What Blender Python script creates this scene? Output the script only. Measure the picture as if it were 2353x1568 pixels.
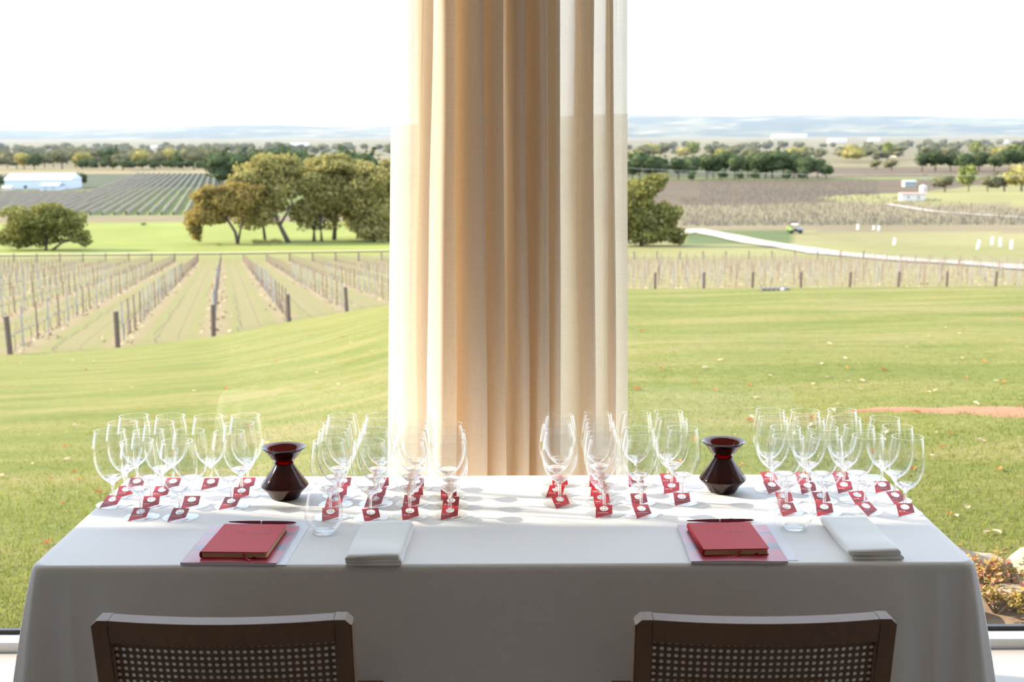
import bpy, bmesh, math, random
import numpy as np
from mathutils import Vector, Matrix, noise

random.seed(7)
RNG = np.random.default_rng(7)
for o in list(bpy.data.objects):
    bpy.data.objects.remove(o, do_unlink=True)
SC = bpy.context.scene
COL = SC.collection
PI = math.pi

# ------------------------------------------------------------------ camera
FPX, CX, CY = 3050.0, 1176.5, 784.0
EYE = Vector((0, 0, 1.75))
PITCH = math.atan(489.0 / FPX)
ROLL = 0.0040
_f = Vector((0, math.cos(PITCH), -math.sin(PITCH)))
_u = Vector((0, math.sin(PITCH), math.cos(PITCH)))
_r = Vector((1, 0, 0))
CR = (_r - _u * ROLL).normalized()
CU = (_u + _r * ROLL).normalized()
cam = bpy.data.cameras.new('camera')
cam.sensor_width = 36.0
cam.lens = FPX / 2353.0 * 36.0
cam.clip_start = 0.05
cam.clip_end = 40000
cam.dof.use_dof = True
cam.dof.focus_distance = 3.35
cam.dof.aperture_fstop = 6.3
camo = bpy.data.objects.new('camera', cam)
M = Matrix((CR, CU, -_f)).transposed().to_4x4()
M.translation = EYE
camo.matrix_world = M
COL.objects.link(camo)
SC.camera = camo

# ------------------------------------------------------------------ world, sun, exposure
SC.view_settings.view_transform = 'Standard'
SC.view_settings.look = 'None'
SC.view_settings.gamma = 1.0
SC.view_settings.use_curve_mapping = False
SC.view_settings.exposure = 1.85
SUN_EL, SUN_AZ = math.radians(25), math.radians(13)   # from the left, a little beyond the glass
SUN_DIR = Vector((-math.cos(SUN_AZ) * math.cos(SUN_EL), math.sin(SUN_AZ) * math.cos(SUN_EL), math.sin(SUN_EL)))
w = bpy.data.worlds.new('sky')
SC.world = w
w.use_nodes = True
nt = w.node_tree
nt.nodes.clear()
tc = nt.nodes.new('ShaderNodeTexCoord')
sx = nt.nodes.new('ShaderNodeSeparateXYZ')
mp = nt.nodes.new('ShaderNodeMapping'); mp.inputs['Scale'].default_value = (1.5, 1.5, 7)
nz = nt.nodes.new('ShaderNodeTexNoise'); nz.inputs['Scale'].default_value = 1.6; nz.inputs['Detail'].default_value = 5
cr = nt.nodes.new('ShaderNodeValToRGB')
cr.color_ramp.elements[0].position = 0.38; cr.color_ramp.elements[0].color = (0.60, 0.76, 1.0, 1)
cr.color_ramp.elements[1].position = 0.66; cr.color_ramp.elements[1].color = (0.84, 0.92, 1.0, 1)
bg = nt.nodes.new('ShaderNodeBackground'); bg.inputs['Strength'].default_value = 1.08
ow = nt.nodes.new('ShaderNodeOutputWorld')
nt.links.new(tc.outputs['Generated'], mp.inputs['Vector'])
nt.links.new(mp.outputs['Vector'], nz.inputs['Vector'])
nt.links.new(nz.outputs['Fac'], cr.inputs['Fac'])
nt.links.new(cr.outputs['Color'], bg.inputs['Color'])
nt.links.new(bg.outputs['Background'], ow.inputs['Surface'])
sun = bpy.data.lights.new('sun', 'SUN')
sun.energy = 4.6
sun.color = (1.0, 0.87, 0.68)
sun.angle = math.radians(0.8)
suno = bpy.data.objects.new('sun', sun)
suno.rotation_euler = SUN_DIR.to_track_quat('Z', 'Y').to_euler()
COL.objects.link(suno)
cy = SC.cycles
cy.max_bounces = 16
cy.diffuse_bounces = 7
cy.glossy_bounces = 4
cy.transmission_bounces = 14
cy.transparent_max_bounces = 40
cy.volume_bounces = 0
cy.sample_clamp_indirect = 6
cy.use_denoising = True
cy.caustics_reflective = False

# ------------------------------------------------------------------ helpers
def ray(px, py):
    x, y = (px - CX) / FPX, (py - CY) / FPX
    return (_f + CR * x - CU * y)

def on_z(px, py, z):
    d = ray(px, py)
    return EYE + d * ((z - EYE.z) / d.z)

def at_y(px, py, Y):
    d = ray(px, py)
    return EYE + d * (Y / d.y)

def x_at(px, Y, drop):
    zc = Y * _f.y + drop * -_f.z
    return (px - CX) / FPX * zc

def mat(name):
    m = bpy.data.materials.new(name)
    m.use_nodes = True
    m.node_tree.nodes.clear()
    return m, m.node_tree

class N:
    """tiny node builder"""
    def __init__(s, name):
        s.m, s.t = mat(name)
        s.out = s.t.nodes.new('ShaderNodeOutputMaterial')
    def n(s, kind, **kw):
        nd = s.t.nodes.new('ShaderNode' + kind)
        ins = kw.pop('ins', {})
        for k, v in kw.items():
            setattr(nd, k, v)
        for k, v in ins.items():
            s.set(nd.inputs[k], v)
        return nd
    def set(s, sock, v):
        if hasattr(v, 'is_linked') and hasattr(v, 'node'):
            s.t.links.new(v, sock)
        elif isinstance(v, (tuple, list)) and len(v) == 3 and sock.type == 'RGBA':
            sock.default_value = (*v, 1)
        else:
            sock.default_value = v
    def math(s, op, a, b=0.0):
        return s.n('Math', operation=op, ins={0: a, 1: b}).outputs[0]
    def mix(s, f, a, b):
        nd = s.t.nodes.new('ShaderNodeMix'); nd.data_type = 'RGBA'
        s.set(nd.inputs[0], f); s.set(nd.inputs[6], a); s.set(nd.inputs[7], b)
        return nd.outputs[2]
    def ramp(s, f, stops):
        nd = s.n('ValToRGB', ins={0: f})
        e = nd.color_ramp.elements
        while len(e) < len(stops): e.new(0.5)
        for i, (p, c) in enumerate(stops):
            e[i].position = p; e[i].color = (*c, 1)
        return nd.outputs[0]
    def coord(s, which='Object'):
        return s.n('TexCoord').outputs[which]
    def noise(s, scale, detail=4, vec=None, sc3=None, rough=0.55):
        v = vec if vec is not None else s.coord()
        if sc3:
            v = s.n('Mapping', ins={0: v, 3: sc3}).outputs[0]
        return s.n('TexNoise', ins={'Vector': v, 'Scale': scale, 'Detail': detail, 'Roughness': rough}).outputs['Fac']
    def bump(s, h, strength=0.3, dist=0.01):
        return s.n('Bump', ins={'Height': h, 'Strength': strength, 'Distance': dist}).outputs[0]
    def pbr(s, color, rough=0.6, normal=None, **kw):
        p = s.n('BsdfPrincipled', ins={'Base Color': color, 'Roughness': rough, **kw})
        if normal is not None: s.set(p.inputs['Normal'], normal)
        return p.outputs[0]
    def done(s, sh):
        s.t.links.new(sh, s.out.inputs['Surface'])
        return s.m

def simple(name, color, rough=0.6, var=0.12, scale=12, **kw):
    b = N(name)
    f = b.noise(scale, 4)
    lo = tuple(c * (1 - var) for c in color); hi = tuple(min(1, c * (1 + var)) for c in color)
    return b.done(b.pbr(b.mix(f, lo, hi), rough, b.bump(f, 0.1, 0.002), **kw))

def mesh(name, verts, faces, smooth=False):
    me = bpy.data.meshes.new(name)
    me.from_pydata([tuple(v) for v in verts], [], faces)
    if smooth:
        me.polygons.foreach_set('use_smooth', [True] * len(me.polygons))
    me.update()
    return me

def np_mesh(name, V, F, smooth=False):
    """V (n,3), F (m,k) constant-size faces"""
    me = bpy.data.meshes.new(name)
    V = np.asarray(V, dtype=np.float32); F = np.asarray(F, dtype=np.int32)
    m, k = F.shape
    me.vertices.add(len(V)); me.vertices.foreach_set('co', V.ravel())
    me.loops.add(m * k); me.loops.foreach_set('vertex_index', F.ravel())
    me.polygons.add(m); me.polygons.foreach_set('loop_start', np.arange(m, dtype=np.int32) * k)
    if smooth: me.polygons.foreach_set('use_smooth', np.ones(m, dtype=bool))
    me.update(calc_edges=True)
    return me

def obj(name, me, m=None, parent=None, loc=None, rot=None):
    o = bpy.data.objects.new(name, me)
    COL.objects.link(o)
    if m is not None and me is not None and len(me.materials) == 0:
        me.materials.append(m)
    if parent is not None: o.parent = parent
    if loc is not None: o.location = loc
    if rot is not None: o.rotation_euler = rot
    return o

def tag(o, label=None, cat=None, group=None, kind=None):
    if label: o['label'] = label
    if cat: o['category'] = cat
    if group: o['group'] = group
    if kind: o['kind'] = kind
    return o

def empty(name, loc=(0, 0, 0), rz=0.0):
    o = bpy.data.objects.new(name, None)
    o.empty_display_size = 0.05
    COL.objects.link(o)
    o.location = loc; o.rotation_euler = (0, 0, rz)
    return o

def bm_mesh(name, bm, smooth=False):
    me = bpy.data.meshes.new(name)
    bmesh.ops.recalc_face_normals(bm, faces=bm.faces)
    bm.to_mesh(me); bm.free()
    if smooth: me.polygons.foreach_set('use_smooth', [True] * len(me.polygons))
    return me

def add_box(bm, cx, cy_, cz, sx_, sy, sz, rz=0.0, bevel=0.0, mtx=None):
    t = Matrix.Translation((cx, cy_, cz)) @ Matrix.Rotation(rz, 4, 'Z') @ Matrix.Diagonal((sx_, sy, sz, 1))
    if mtx is not None: t = mtx @ t
    g = bmesh.ops.create_cube(bm, size=1.0, matrix=t)
    if bevel > 0:
        es = set()
        for v in g['verts']: es.update(v.link_edges)
        bmesh.ops.bevel(bm, geom=list(es), offset=bevel, segments=2, affect='EDGES')
    return g

def box(name, c, s, m, parent=None, bevel=0.0, rz=0.0):
    bm = bmesh.new()
    add_box(bm, *c, *s, rz=rz, bevel=bevel)
    return obj(name, bm_mesh(name, bm), m, parent)

def lathe(profile, seg=40, close=False):
    V, F = [], []
    n = len(profile)
    for (r, z) in profile:
        for k in range(seg):
            a = 2 * PI * k / seg
            V.append((r * math.cos(a), r * math.sin(a), z))
    rng = range(n if close else n - 1)
    for i in rng:
        j = (i + 1) % n
        for k in range(seg):
            k2 = (k + 1) % seg
            F.append((i * seg + k, i * seg + k2, j * seg + k2, j * seg + k))
    return V, F

def tube(pts, rad, seg=6, cap=True):
    """polyline tube; rad number or list"""
    V, F = [], []
    n = len(pts)
    pts = [Vector(p) for p in pts]
    up = Vector((0, 0, 1))
    for i, p in enumerate(pts):
        d = (pts[min(i + 1, n - 1)] - pts[max(i - 1, 0)]).normalized()
        a = d.cross(up)
        if a.length < 1e-4: a = d.cross(Vector((1, 0, 0)))
        a.normalize(); b = d.cross(a)
        r = rad[i] if isinstance(rad, (list, tuple)) else rad
        for k in range(seg):
            t = 2 * PI * k / seg
            V.append(p + a * (r * math.cos(t)) + b * (r * math.sin(t)))
    for i in range(n - 1):
        for k in range(seg):
            k2 = (k + 1) % seg
            F.append((i * seg + k, i * seg + k2, (i + 1) * seg + k2, (i + 1) * seg + k))
    if cap:
        F.append(tuple(range(seg - 1, -1, -1)))
        F.append(tuple((n - 1) * seg + k for k in range(seg)))
    return V, F

def merge(parts):
    V, F = [], []
    for v, f in parts:
        o = len(V)
        V += [tuple(p) for p in v]
        F += [tuple(i + o for i in q) for q in f]
    return V, F

def copy_tree(o, parent=None):
    c = o.copy()
    COL.objects.link(c)
    if parent is not None: c.parent = parent
    for ch in list(o.children):
        copy_tree(ch, c)
    return c

_ONES = ['', 'first', 'second', 'third', 'fourth', 'fifth', 'sixth', 'seventh', 'eighth', 'ninth', 'tenth', 'eleventh', 'twelfth', 'thirteenth', 'fourteenth', 'fifteenth', 'sixteenth', 'seventeenth', 'eighteenth', 'nineteenth']
def ordinal(n):
    if n < 20: return _ONES[n]
    t = {2: 'twent', 3: 'thirt', 4: 'fort', 5: 'fift', 6: 'sixt'}[n // 10]
    return t + 'ieth' if n % 10 == 0 else t + 'y-' + _ONES[n % 10]

# ------------------------------------------------------------------ terrain height
PROF_Y = [20, 45, 70, 147, 190, 220, 260, 340, 626, 1000, 2000, 6000, 14000]
PROF_D = [5.0, 7.53, 9.5, 15.6, 19.0, 20.8, 22.1, 23.7, 27.0, 30.0, 36.0, 44.0, 50.0]

def fbm(x, y, s, seed=0.0, oct_=3):
    v, a, q = 0.0, 1.0, s
    for k in range(oct_):
        v += a * noise.noise(Vector((x * q, y * q, seed + 7.3 * k)))
        a *= 0.5; q *= 2.1
    return v

def valley(X, Y):
    z = EYE.z - float(np.interp(Y, PROF_Y, PROF_D))
    if Y > 200:
        # grassy knoll by the small shed
        z += 3.2 * math.exp(-((X - 175) / 75) ** 2 - ((Y - 440) / 60) ** 2)
    return z

# crest of the lawn: column pixel, distance, pixel row on which it is seen
CREST = [(-700, 41, 858), (0, 43, 820), (263, 46, 801), (490, 50.5, 773), (700, 44, 732), (890, 34, 701), (1150, 27, 677),
         (1440, 24, 664), (1800, 23, 661), (2353, 22, 657), (3000, 21, 657)]
FOOTY = [(-700, 41.6), (0, 43.6), (263, 46.6), (490, 51.2), (700, 62), (890, 74), (1150, 84), (1440, 92), (2353, 92), (3000, 92)]

def crest(px):
    xs = [c[0] for c in CREST]
    Y = float(np.interp(px, xs, [c[1] for c in CREST]))
    py = float(np.interp(px, xs, [c[2] for c in CREST]))
    p = at_y(px, py, Y)
    return p

def lawn_z(X, Y):
    # pixel column of the point, roughly
    px = CX + X / max(Y, 1.0) * FPX / _f.y * 0.985
    px = min(max(px, -700), 3000)
    c = crest(px)
    Yc = c.y
    z0 = -0.03
    if Y <= Yc:
        t = max(0.0, (Y - 4.4) / (Yc - 4.4))
        zl = z0 + (c.z - z0) * (0.93 * t + 0.07 * t * t)
        und = 0.05 * fbm(X, Y, 0.35, 3) * min(1, max(0, (Y - 5) / 4)) * min(1, max(0, (Yc - Y) / 3))
        return zl + und
    Yf = float(np.interp(px, [c_[0] for c_ in FOOTY], [c_[1] for c_ in FOOTY]))
    if Y >= Yf: return valley(X, Y)
    t = (Y - Yc) / (Yf - Yc)
    t2 = t
    return c.z + (valley(X, Yf) - c.z) * t2

def ground(X, Y):
    if Y < 95: return lawn_z(X, Y)
    return valley(X, Y)

# ------------------------------------------------------------------ materials
def m_lawn():
    b = N('lawn_grass')
    co = b.coord()
    big = b.noise(0.30, 3, co)
    streak = b.noise(1.0, 4, co, (0.30, 1.5, 1))
    streak2 = b.noise(1.0, 3, co, (0.5, 4.5, 1), 0.6)
    fine = b.noise(9, 6, co, (1, 1.4, 1), 0.75)
    c1 = b.ramp(fine, [(0.38, (0.063, 0.082, 0.015)), (0.50, (0.121, 0.130, 0.031)), (0.64, (0.213, 0.181, 0.062))])
    c2 = b.ramp(streak, [(0.38, (0.084, 0.104, 0.021)), (0.52, (0.144, 0.142, 0.038)), (0.66, (0.228, 0.171, 0.084))])
    c = b.mix(0.55, c1, c2)
    c = b.mix(b.math('MULTIPLY', b.math('SUBTRACT', streak2, 0.42), 1.3), c, (0.074, 0.095, 0.016))
    c = b.mix(b.math('MULTIPLY', big, 0.30), c, (0.176, 0.158, 0.047))
    return b.done(b.pbr(c, 0.9, b.bump(b.math('ADD', fine, b.math('MULTIPLY', streak, 1.2)), 0.6, 0.06), **{'Specular IOR Level': 0.08}))

def m_vine_floor():
    b = N('vineyard_floor')
    sp = b.n('SeparateXYZ', ins={0: b.coord()})
    # distance across the rows, in rows
    r = b.math('ADD', sp.outputs[0], b.math('MULTIPLY', sp.outputs[1], ROW_T))
    r = b.math('DIVIDE', b.math('SUBTRACT', r, ROW_X0), ROW_S)
    fr = b.math('ABSOLUTE', b.math('SUBTRACT', b.math('FRACT', b.math('ADD', r, 0.5)), 0.5))
    wob = b.noise(0.9, 4)
    fr2 = b.math('ADD', fr, b.math('MULTIPLY', b.math('SUBTRACT', wob, 0.5), 0.22))
    fine = b.noise(5, 5)
    patch = b.noise(0.05, 3)
    strip = b.ramp(fr2, [(0.06, (0.206, 0.155, 0.092)), (0.17, (0.179, 0.137, 0.072)), (0.25, (0.141, 0.148, 0.045)), (0.33, (0.168, 0.141, 0.065))])
    c = b.mix(b.math('MULTIPLY', patch, 0.5), strip, (0.194, 0.154, 0.091))
    c = b.mix(b.math('MULTIPLY', fine, 0.45), c, (0.100, 0.097, 0.040))
    vg = b.n('Attribute', attribute_name='verge').outputs['Fac']
    c = b.mix(b.math('MULTIPLY', vg, b.math('ADD', patch, 0.25)), c, (0.136, 0.136, 0.048))
    return b.done(b.pbr(c, 0.95, b.bump(fine, 0.4, 0.1), **{'Specular IOR Level': 0.05}))

def m_vcol(name, rough=0.95, nscale=0.12, amt=0.3):
    b = N(name)
    a = b.n('Attribute', attribute_name='col').outputs['Color']
    f = b.noise(nscale, 6, None, None, 0.65)
    v = b.math('ADD', b.math('MULTIPLY', f, 2 * amt), 1 - amt)
    c = b.n('VectorMath', operation='SCALE', ins={0: a, 3: v}).outputs[0]
    return b.done(b.pbr(c, rough, **{'Specular IOR Level': 0.05}))

ROW_T = 0.217     # rows drift to the left as they run away
ROW_S = 3.4
_pc = on_z(490, 771, 0) ; _pc = at_y(490, 771, 51.0)
ROW_X0 = _pc.x + ROW_T * _pc.y

def m_thin_glass(name, tint=(1, 1, 1), ior=1.5, gain=1.8, rough=0.0):
    b = N(name)
    fc = b.n('LayerWeight', ins={'Blend': 0.5}).outputs['Facing']
    f = b.math('ADD', b.math('MULTIPLY', b.math('POWER', fc, 3.2), gain * 0.45), 0.028 * gain)
    tr = b.n('BsdfTransparent', ins={'Color': tint}).outputs[0]
    gl = b.n('BsdfGlossy', ins={'Color': (1, 1, 1), 'Roughness': rough}).outputs[0]
    return b.done(b.n('MixShader', ins={0: f, 1: tr, 2: gl}).outputs[0])

def m_solid_glass(name, color=(1, 1, 1), clear=0.45):
    b = N(name)
    g = b.n('BsdfGlass', ins={'Color': color, 'Roughness': 0.0, 'IOR': 1.5}).outputs[0]
    tr = b.n('BsdfTransparent', ins={'Color': color}).outputs[0]
    return b.done(b.n('MixShader', ins={0: clear, 1: g, 2: tr}).outputs[0])

def m_linen(name, color, rough=0.85, scale=900, bump=0.15):
    b = N(name)
    co = b.coord()
    wx = b.noise(1.0, 3, co, (scale, 20, scale))
    wy = b.noise(1.0, 3, co, (20, scale, 20))
    f = b.math('MULTIPLY', b.math('ADD', wx, wy), 0.5)
    c = b.mix(f, tuple(x * 0.93 for x in color), tuple(min(1, x * 1.05) for x in color))
    return b.done(b.pbr(c, rough, b.bump(f, bump, 0.002), **{'Specular IOR Level': 0.2, 'Sheen Weight': 0.15}))

def m_curtain(name='sheer_linen', h0=0.11, h1=0.03):
    b = N(name)
    uv = b.n('UVMap').outputs[0]
    a = b.noise(1.0, 4, uv, (420, 14, 1), 0.7)
    c = b.noise(1.0, 4, uv, (16, 420, 1), 0.7)
    slub = b.math('MULTIPLY', b.math('ADD', a, c), 0.5)
    broad = b.noise(1.0, 3, uv, (6, 2, 1))
    colr = b.mix(slub, (0.84, 0.74, 0.60), (0.95, 0.90, 0.80))
    tr = b.n('BsdfTransparent', ins={'Color': (0.97, 0.98, 1.0)}).outputs[0]
    di = b.n('BsdfDiffuse', ins={'Color': colr}).outputs[0]
    tl = b.n('BsdfTranslucent', ins={'Color': b.mix(slub, (0.85, 0.70, 0.52), (0.97, 0.865, 0.71))}).outputs[0]
    body = b.n('MixShader', ins={0: 0.37, 1: di, 2: tl}).outputs[0]
    hole = b.n('MapRange', ins={0: slub, 1: 0.38, 2: 0.62, 3: h0, 4: h1}).outputs[0]
    return b.done(b.n('MixShader', ins={0: hole, 1: body, 2: tr}).outputs[0])

def m_wood(name, dark, light):
    b = N(name)
    co = b.coord()
    g = b.noise(1.0, 5, co, (60, 60, 6), 0.6)
    f = b.noise(9, 3, co)
    c = b.mix(b.math('MULTIPLY', b.math('ADD', g, f), 0.5), dark, light)
    return b.done(b.pbr(c, 0.5, b.bump(g, 0.12, 0.001), **{'Specular IOR Level': 0.35}))

def m_leaf(name, lo, hi, trans=0.35, scale=3.0):
    b = N(name)
    f = b.noise(scale, 3)
    c = b.mix(f, lo, hi)
    di = b.n('BsdfDiffuse', ins={'Color': c}).outputs[0]
    tl = b.n('BsdfTranslucent', ins={'Color': c}).outputs[0]
    return b.done(b.n('MixShader', ins={0: trans, 1: di, 2: tl}).outputs[0])

MT = dict(
    lawn=m_lawn(), vine_floor=m_vine_floor(), valley=m_vcol('valley_fields', 0.95, 0.05, 0.25), hill=m_vcol('hill_cover', 0.95, 0.004, 0.35),
    pane=m_thin_glass('window_glass', (0.985, 0.995, 0.99), 1.45, 1.15),
    bowl=m_thin_glass('thin_bowl_glass', (0.985, 0.99, 0.99), 1.5, 1.9),
    stem=m_solid_glass('stem_glass', (1, 1, 1), 0.35), foot=m_solid_glass('foot_glass', (0.97, 0.98, 0.985), 0.58),
    cloth=m_linen('white_tablecloth', (0.91, 0.885, 0.885)), napkin=m_linen('napkin_cotton', (0.93, 0.92, 0.90), 0.9, 1400, 0.1),
    curtain=m_curtain(), voile=m_curtain('open_linen', 0.52, 0.28),
    chair=m_wood('stained_oak', (0.140, 0.075, 0.040), (0.25, 0.145, 0.082)), cane=simple('woven_cane', (0.15, 0.085, 0.048), 0.6, 0.45, 420),
    card=simple('card_red', (0.42, 0.008, 0.022), 0.38, 0.08, 60), ink=simple('white_print', (0.88, 0.86, 0.86), 0.6, 0.02),
    pale_ink=simple('pale_print', (0.62, 0.22, 0.24), 0.6, 0.02),
    leather=simple('red_leatherette', (0.54, 0.020, 0.026), 0.62, 0.07, 90, **{'Specular IOR Level': 0.25}), deboss=simple('debossed_red', (0.50, 0.020, 0.026), 0.5, 0.05),
    pages=simple('cream_pages', (0.62, 0.50, 0.30), 0.8, 0.08, 200), ribbon=simple('red_ribbon', (0.50, 0.004, 0.018), 0.4, 0.1, 80),
    paper=simple('white_paper', (0.80, 0.80, 0.86), 0.6, 0.02), gold=simple('gold_print', (0.50, 0.35, 0.14), 0.4, 0.1),
    pen=simple('burgundy_lacquer', (0.18, 0.004, 0.02), 0.2, 0.05), steel=simple('bright_metal', (0.8, 0.8, 0.8), 0.2, 0.03, Metallic=1.0),
    white=simple('white_paint', (0.80, 0.80, 0.79), 0.5, 0.03, 3), frame=simple('pale_aluminium', (0.62, 0.64, 0.66), 0.35, 0.03, 5, Metallic=0.3),
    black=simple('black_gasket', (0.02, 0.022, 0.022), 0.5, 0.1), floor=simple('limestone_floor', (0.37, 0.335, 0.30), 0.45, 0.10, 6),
    wall=simple('plaster_wall', (0.25, 0.222, 0.225), 0.8, 0.03, 4), ceiling=simple('ceiling_board', (0.80, 0.77, 0.78), 0.8, 0.02, 4),
    post=simple('weathered_post', (0.104, 0.074, 0.058), 0.85, 0.3, 8), stake=simple('steel_stake', (0.20, 0.205, 0.215), 0.6, 0.2, 8),
    stake2=simple('brown_stake', (0.175, 0.125, 0.088), 0.8, 0.2, 8), wire=simple('fence_wire', (0.145, 0.139, 0.139), 0.5, 0.1),
    vine=simple('vine_wood', (0.178, 0.130, 0.094), 0.9, 0.3, 6), far_vine=simple('far_vine_wood', (0.19, 0.16, 0.115), 0.9, 0.3, 0.5),
    straw=simple('dry_grass', (0.33, 0.25, 0.145), 0.9, 0.2, 4),
    bark=simple('gum_bark', (0.075, 0.052, 0.041), 0.9, 0.3, 2), track=simple('gravel_track', (0.270, 0.230, 0.187), 0.95, 0.1, 0.8),
    dry_track=simple('dry_grass_track', (0.24, 0.21, 0.12), 0.95, 0.2, 0.6),
    soil=simple('bare_red_earth', (0.20, 0.090, 0.040), 0.95, 0.25, 6), rock=simple('sandstone', (0.278, 0.215, 0.151), 0.9, 0.35, 9),
    twig=simple('pale_twig', (0.244, 0.174, 0.116), 0.8, 0.2, 20),
    gum=m_leaf('gum_leaves', (0.055, 0.065, 0.024), (0.50, 0.42, 0.15), 0.3, 0.45),
    gum_rust=m_leaf('rusty_leaves', (0.10, 0.085, 0.03), (0.46, 0.33, 0.10), 0.35, 0.45),
    dark=m_leaf('dark_leaves', (0.030, 0.050, 0.028), (0.095, 0.115, 0.05), 0.2, 0.3),
    round_=m_leaf('olive_leaves', (0.045, 0.055, 0.018), (0.34, 0.31, 0.09), 0.25, 0.5),
    light=m_leaf('light_leaves', (0.11, 0.14, 0.04), (0.27, 0.28, 0.09), 0.3, 0.3),
    grey=m_leaf('grey_green_leaves', (0.075, 0.085, 0.05), (0.21, 0.19, 0.105), 0.25, 0.2),
    leaf_tan=m_leaf('dry_leaf_tan', (0.480, 0.336, 0.200), (0.624, 0.496, 0.352), 0.3, 30), leaf_rust=m_leaf('dry_leaf_rust', (0.336, 0.112, 0.040), (0.480, 0.216, 0.072), 0.3, 30),
    bed_leaf=m_leaf('bed_leaves', (0.272, 0.216, 0.040), (0.528, 0.384, 0.128), 0.4, 14), bed_pink=m_leaf('bed_pink_leaves', (0.480, 0.160, 0.096), (0.600, 0.320, 0.208), 0.4, 20),
    blade=m_leaf('grass_blades', (0.097, 0.131, 0.022), (0.290, 0.293, 0.079), 0.5, 1.2),
    shed=simple('pale_sheet_wall', (0.434, 0.490, 0.574), 0.5, 0.05, 0.3), shed_roof=simple('pale_sheet_roof', (0.490, 0.546, 0.602), 0.45, 0.05, 0.3),
    cream=simple('cream_render', (0.546, 0.504, 0.448), 0.8, 0.05, 1), redroof=simple('red_sheet_roof', (0.32, 0.16, 0.13), 0.6, 0.1, 1), redroof_old=simple('red_sheet_roof_b', (0.294, 0.098, 0.070), 0.6, 0.1, 1),
    slate=simple('blue_grey_roof', (0.210, 0.245, 0.294), 0.6, 0.1, 1), tank=simple('grey_tank', (0.252, 0.280, 0.266), 0.6, 0.1, 1),
    tyre=simple('tyre_rubber', (0.014, 0.014, 0.014), 0.8, 0.1), hivis=simple('hi_vis_vest', (0.294, 0.525, 0.042), 0.7, 0.05),
    skin=simple('skin', (0.350, 0.224, 0.168), 0.6, 0.05), trousers=simple('dark_trousers', (0.021, 0.025, 0.035), 0.8, 0.1),
    guard=simple('white_tree_guard', (0.595, 0.588, 0.560), 0.6, 0.03),
)
def m_ruby():
    b = N('ruby_glass')
    g = b.n('BsdfGlass', ins={'Color': (0.32, 0.004, 0.010), 'Roughness': 0.0, 'IOR': 1.5}).outputs[0]
    gl = b.n('BsdfGlossy', ins={'Color': (1, 1, 1), 'Roughness': 0.03}).outputs[0]
    fc = b.n('LayerWeight', ins={'Blend': 0.5}).outputs['Facing']
    f = b.math('ADD', b.math('MULTIPLY', b.math('POWER', fc, 3.2), 0.42), 0.03)
    return b.done(b.n('MixShader', ins={0: f, 1: g, 2: gl}).outputs[0])
MT['ruby'] = m_ruby()

def m_cover():
    """printed booklet cover: rose red with grey-blue bands, on its own generated coordinates"""
    b = N('booklet_cover')
    sp = b.n('SeparateXYZ', ins={0: b.coord('Generated')})
    wob = b.noise(3, 3, b.coord('Generated'))
    y = b.math('ADD', sp.outputs[1], b.math('MULTIPLY', b.math('SUBTRACT', wob, 0.5), 0.10))
    c = b.ramp(y, [(0.0, (0.45, 0.05, 0.09)), (0.20, (0.52, 0.09, 0.13)), (0.31, (0.52, 0.09, 0.13)), (0.315, (0.20, 0.15, 0.19)), (0.47, (0.24, 0.19, 0.24)),
                   (0.475, (0.56, 0.13, 0.19)), (0.72, (0.55, 0.14, 0.20)), (0.725, (0.22, 0.20, 0.26)), (0.78, (0.22, 0.20, 0.26)), (0.785, (0.55, 0.12, 0.17)), (1, (0.50, 0.16, 0.20))])
    x = b.n('MapRange', ins={0: sp.outputs[0], 1: 0.16, 2: 0.05, 3: 0.0, 4: 0.55}).outputs[0]
    c = b.mix(x, c, (0.42, 0.30, 0.36))
    return b.done(b.pbr(c, 0.32))
MT['cover'] = m_cover()

# ------------------------------------------------------------------ the room
WY = 4.37          # glass plane
HEAD = 3.36        # window head
FLOOR_IN = 4.28
XS = [-10.4, -5.2, 0.0, 5.2, 10.4]
def struct(o): return tag(o, kind='structure')
struct(box('floor', (0, 0.14, -0.05), (20.8, 8.28, 0.1), MT['floor']))
struct(box('ceiling', (0, 0.2, HEAD + 0.17), (21.2, 8.8, 0.14), MT['ceiling']))
struct(box('wall_back', (0, -4.1, 1.7), (21.2, 0.2, 3.7), MT['wall']))
struct(box('wall_left', (-10.5, 0.2, 1.7), (0.2, 8.4, 3.7), MT['wall']))
struct(box('wall_right', (10.5, 0.2, 1.7), (0.2, 8.4, 3.7), MT['wall']))
struct(box('trim_1', (0, WY, HEAD + 0.05), (21.2, 0.16, 0.10), MT['frame']))
for i in range(4):
    x0, x1 = XS[i], XS[i + 1]
    wd = struct(empty('window_%d' % (i + 1), ((x0 + x1) / 2, WY, 0)))
    L = x1 - x0
    box('sill', (0, -0.045, 0.0165), (L, 0.09, 0.033), MT['frame'], wd, 0.003)
    box('gasket', (0, 0.0, 0.033 + 0.0075), (L, 0.02, 0.015), MT['black'], wd)
    box('shadow_gap_strip', (0, 0.055, -0.03), (L, 0.09, 0.03), MT['black'], wd)  # black strip standing in for the shadow between glass and lawn
    me = mesh('pane', [(-L / 2 + 0.03, 0, 0.045), (L / 2 - 0.03, 0, 0.045), (L / 2 - 0.03, 0, HEAD), (-L / 2 + 0.03, 0, HEAD)], [(0, 1, 2, 3)])
    obj('pane', me, MT['pane'], wd)
for i, x in enumerate(XS):
    struct(box('trim_%d' % (i + 2), (x, WY, HEAD / 2), (0.06, 0.09, HEAD), MT['frame']))

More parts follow.
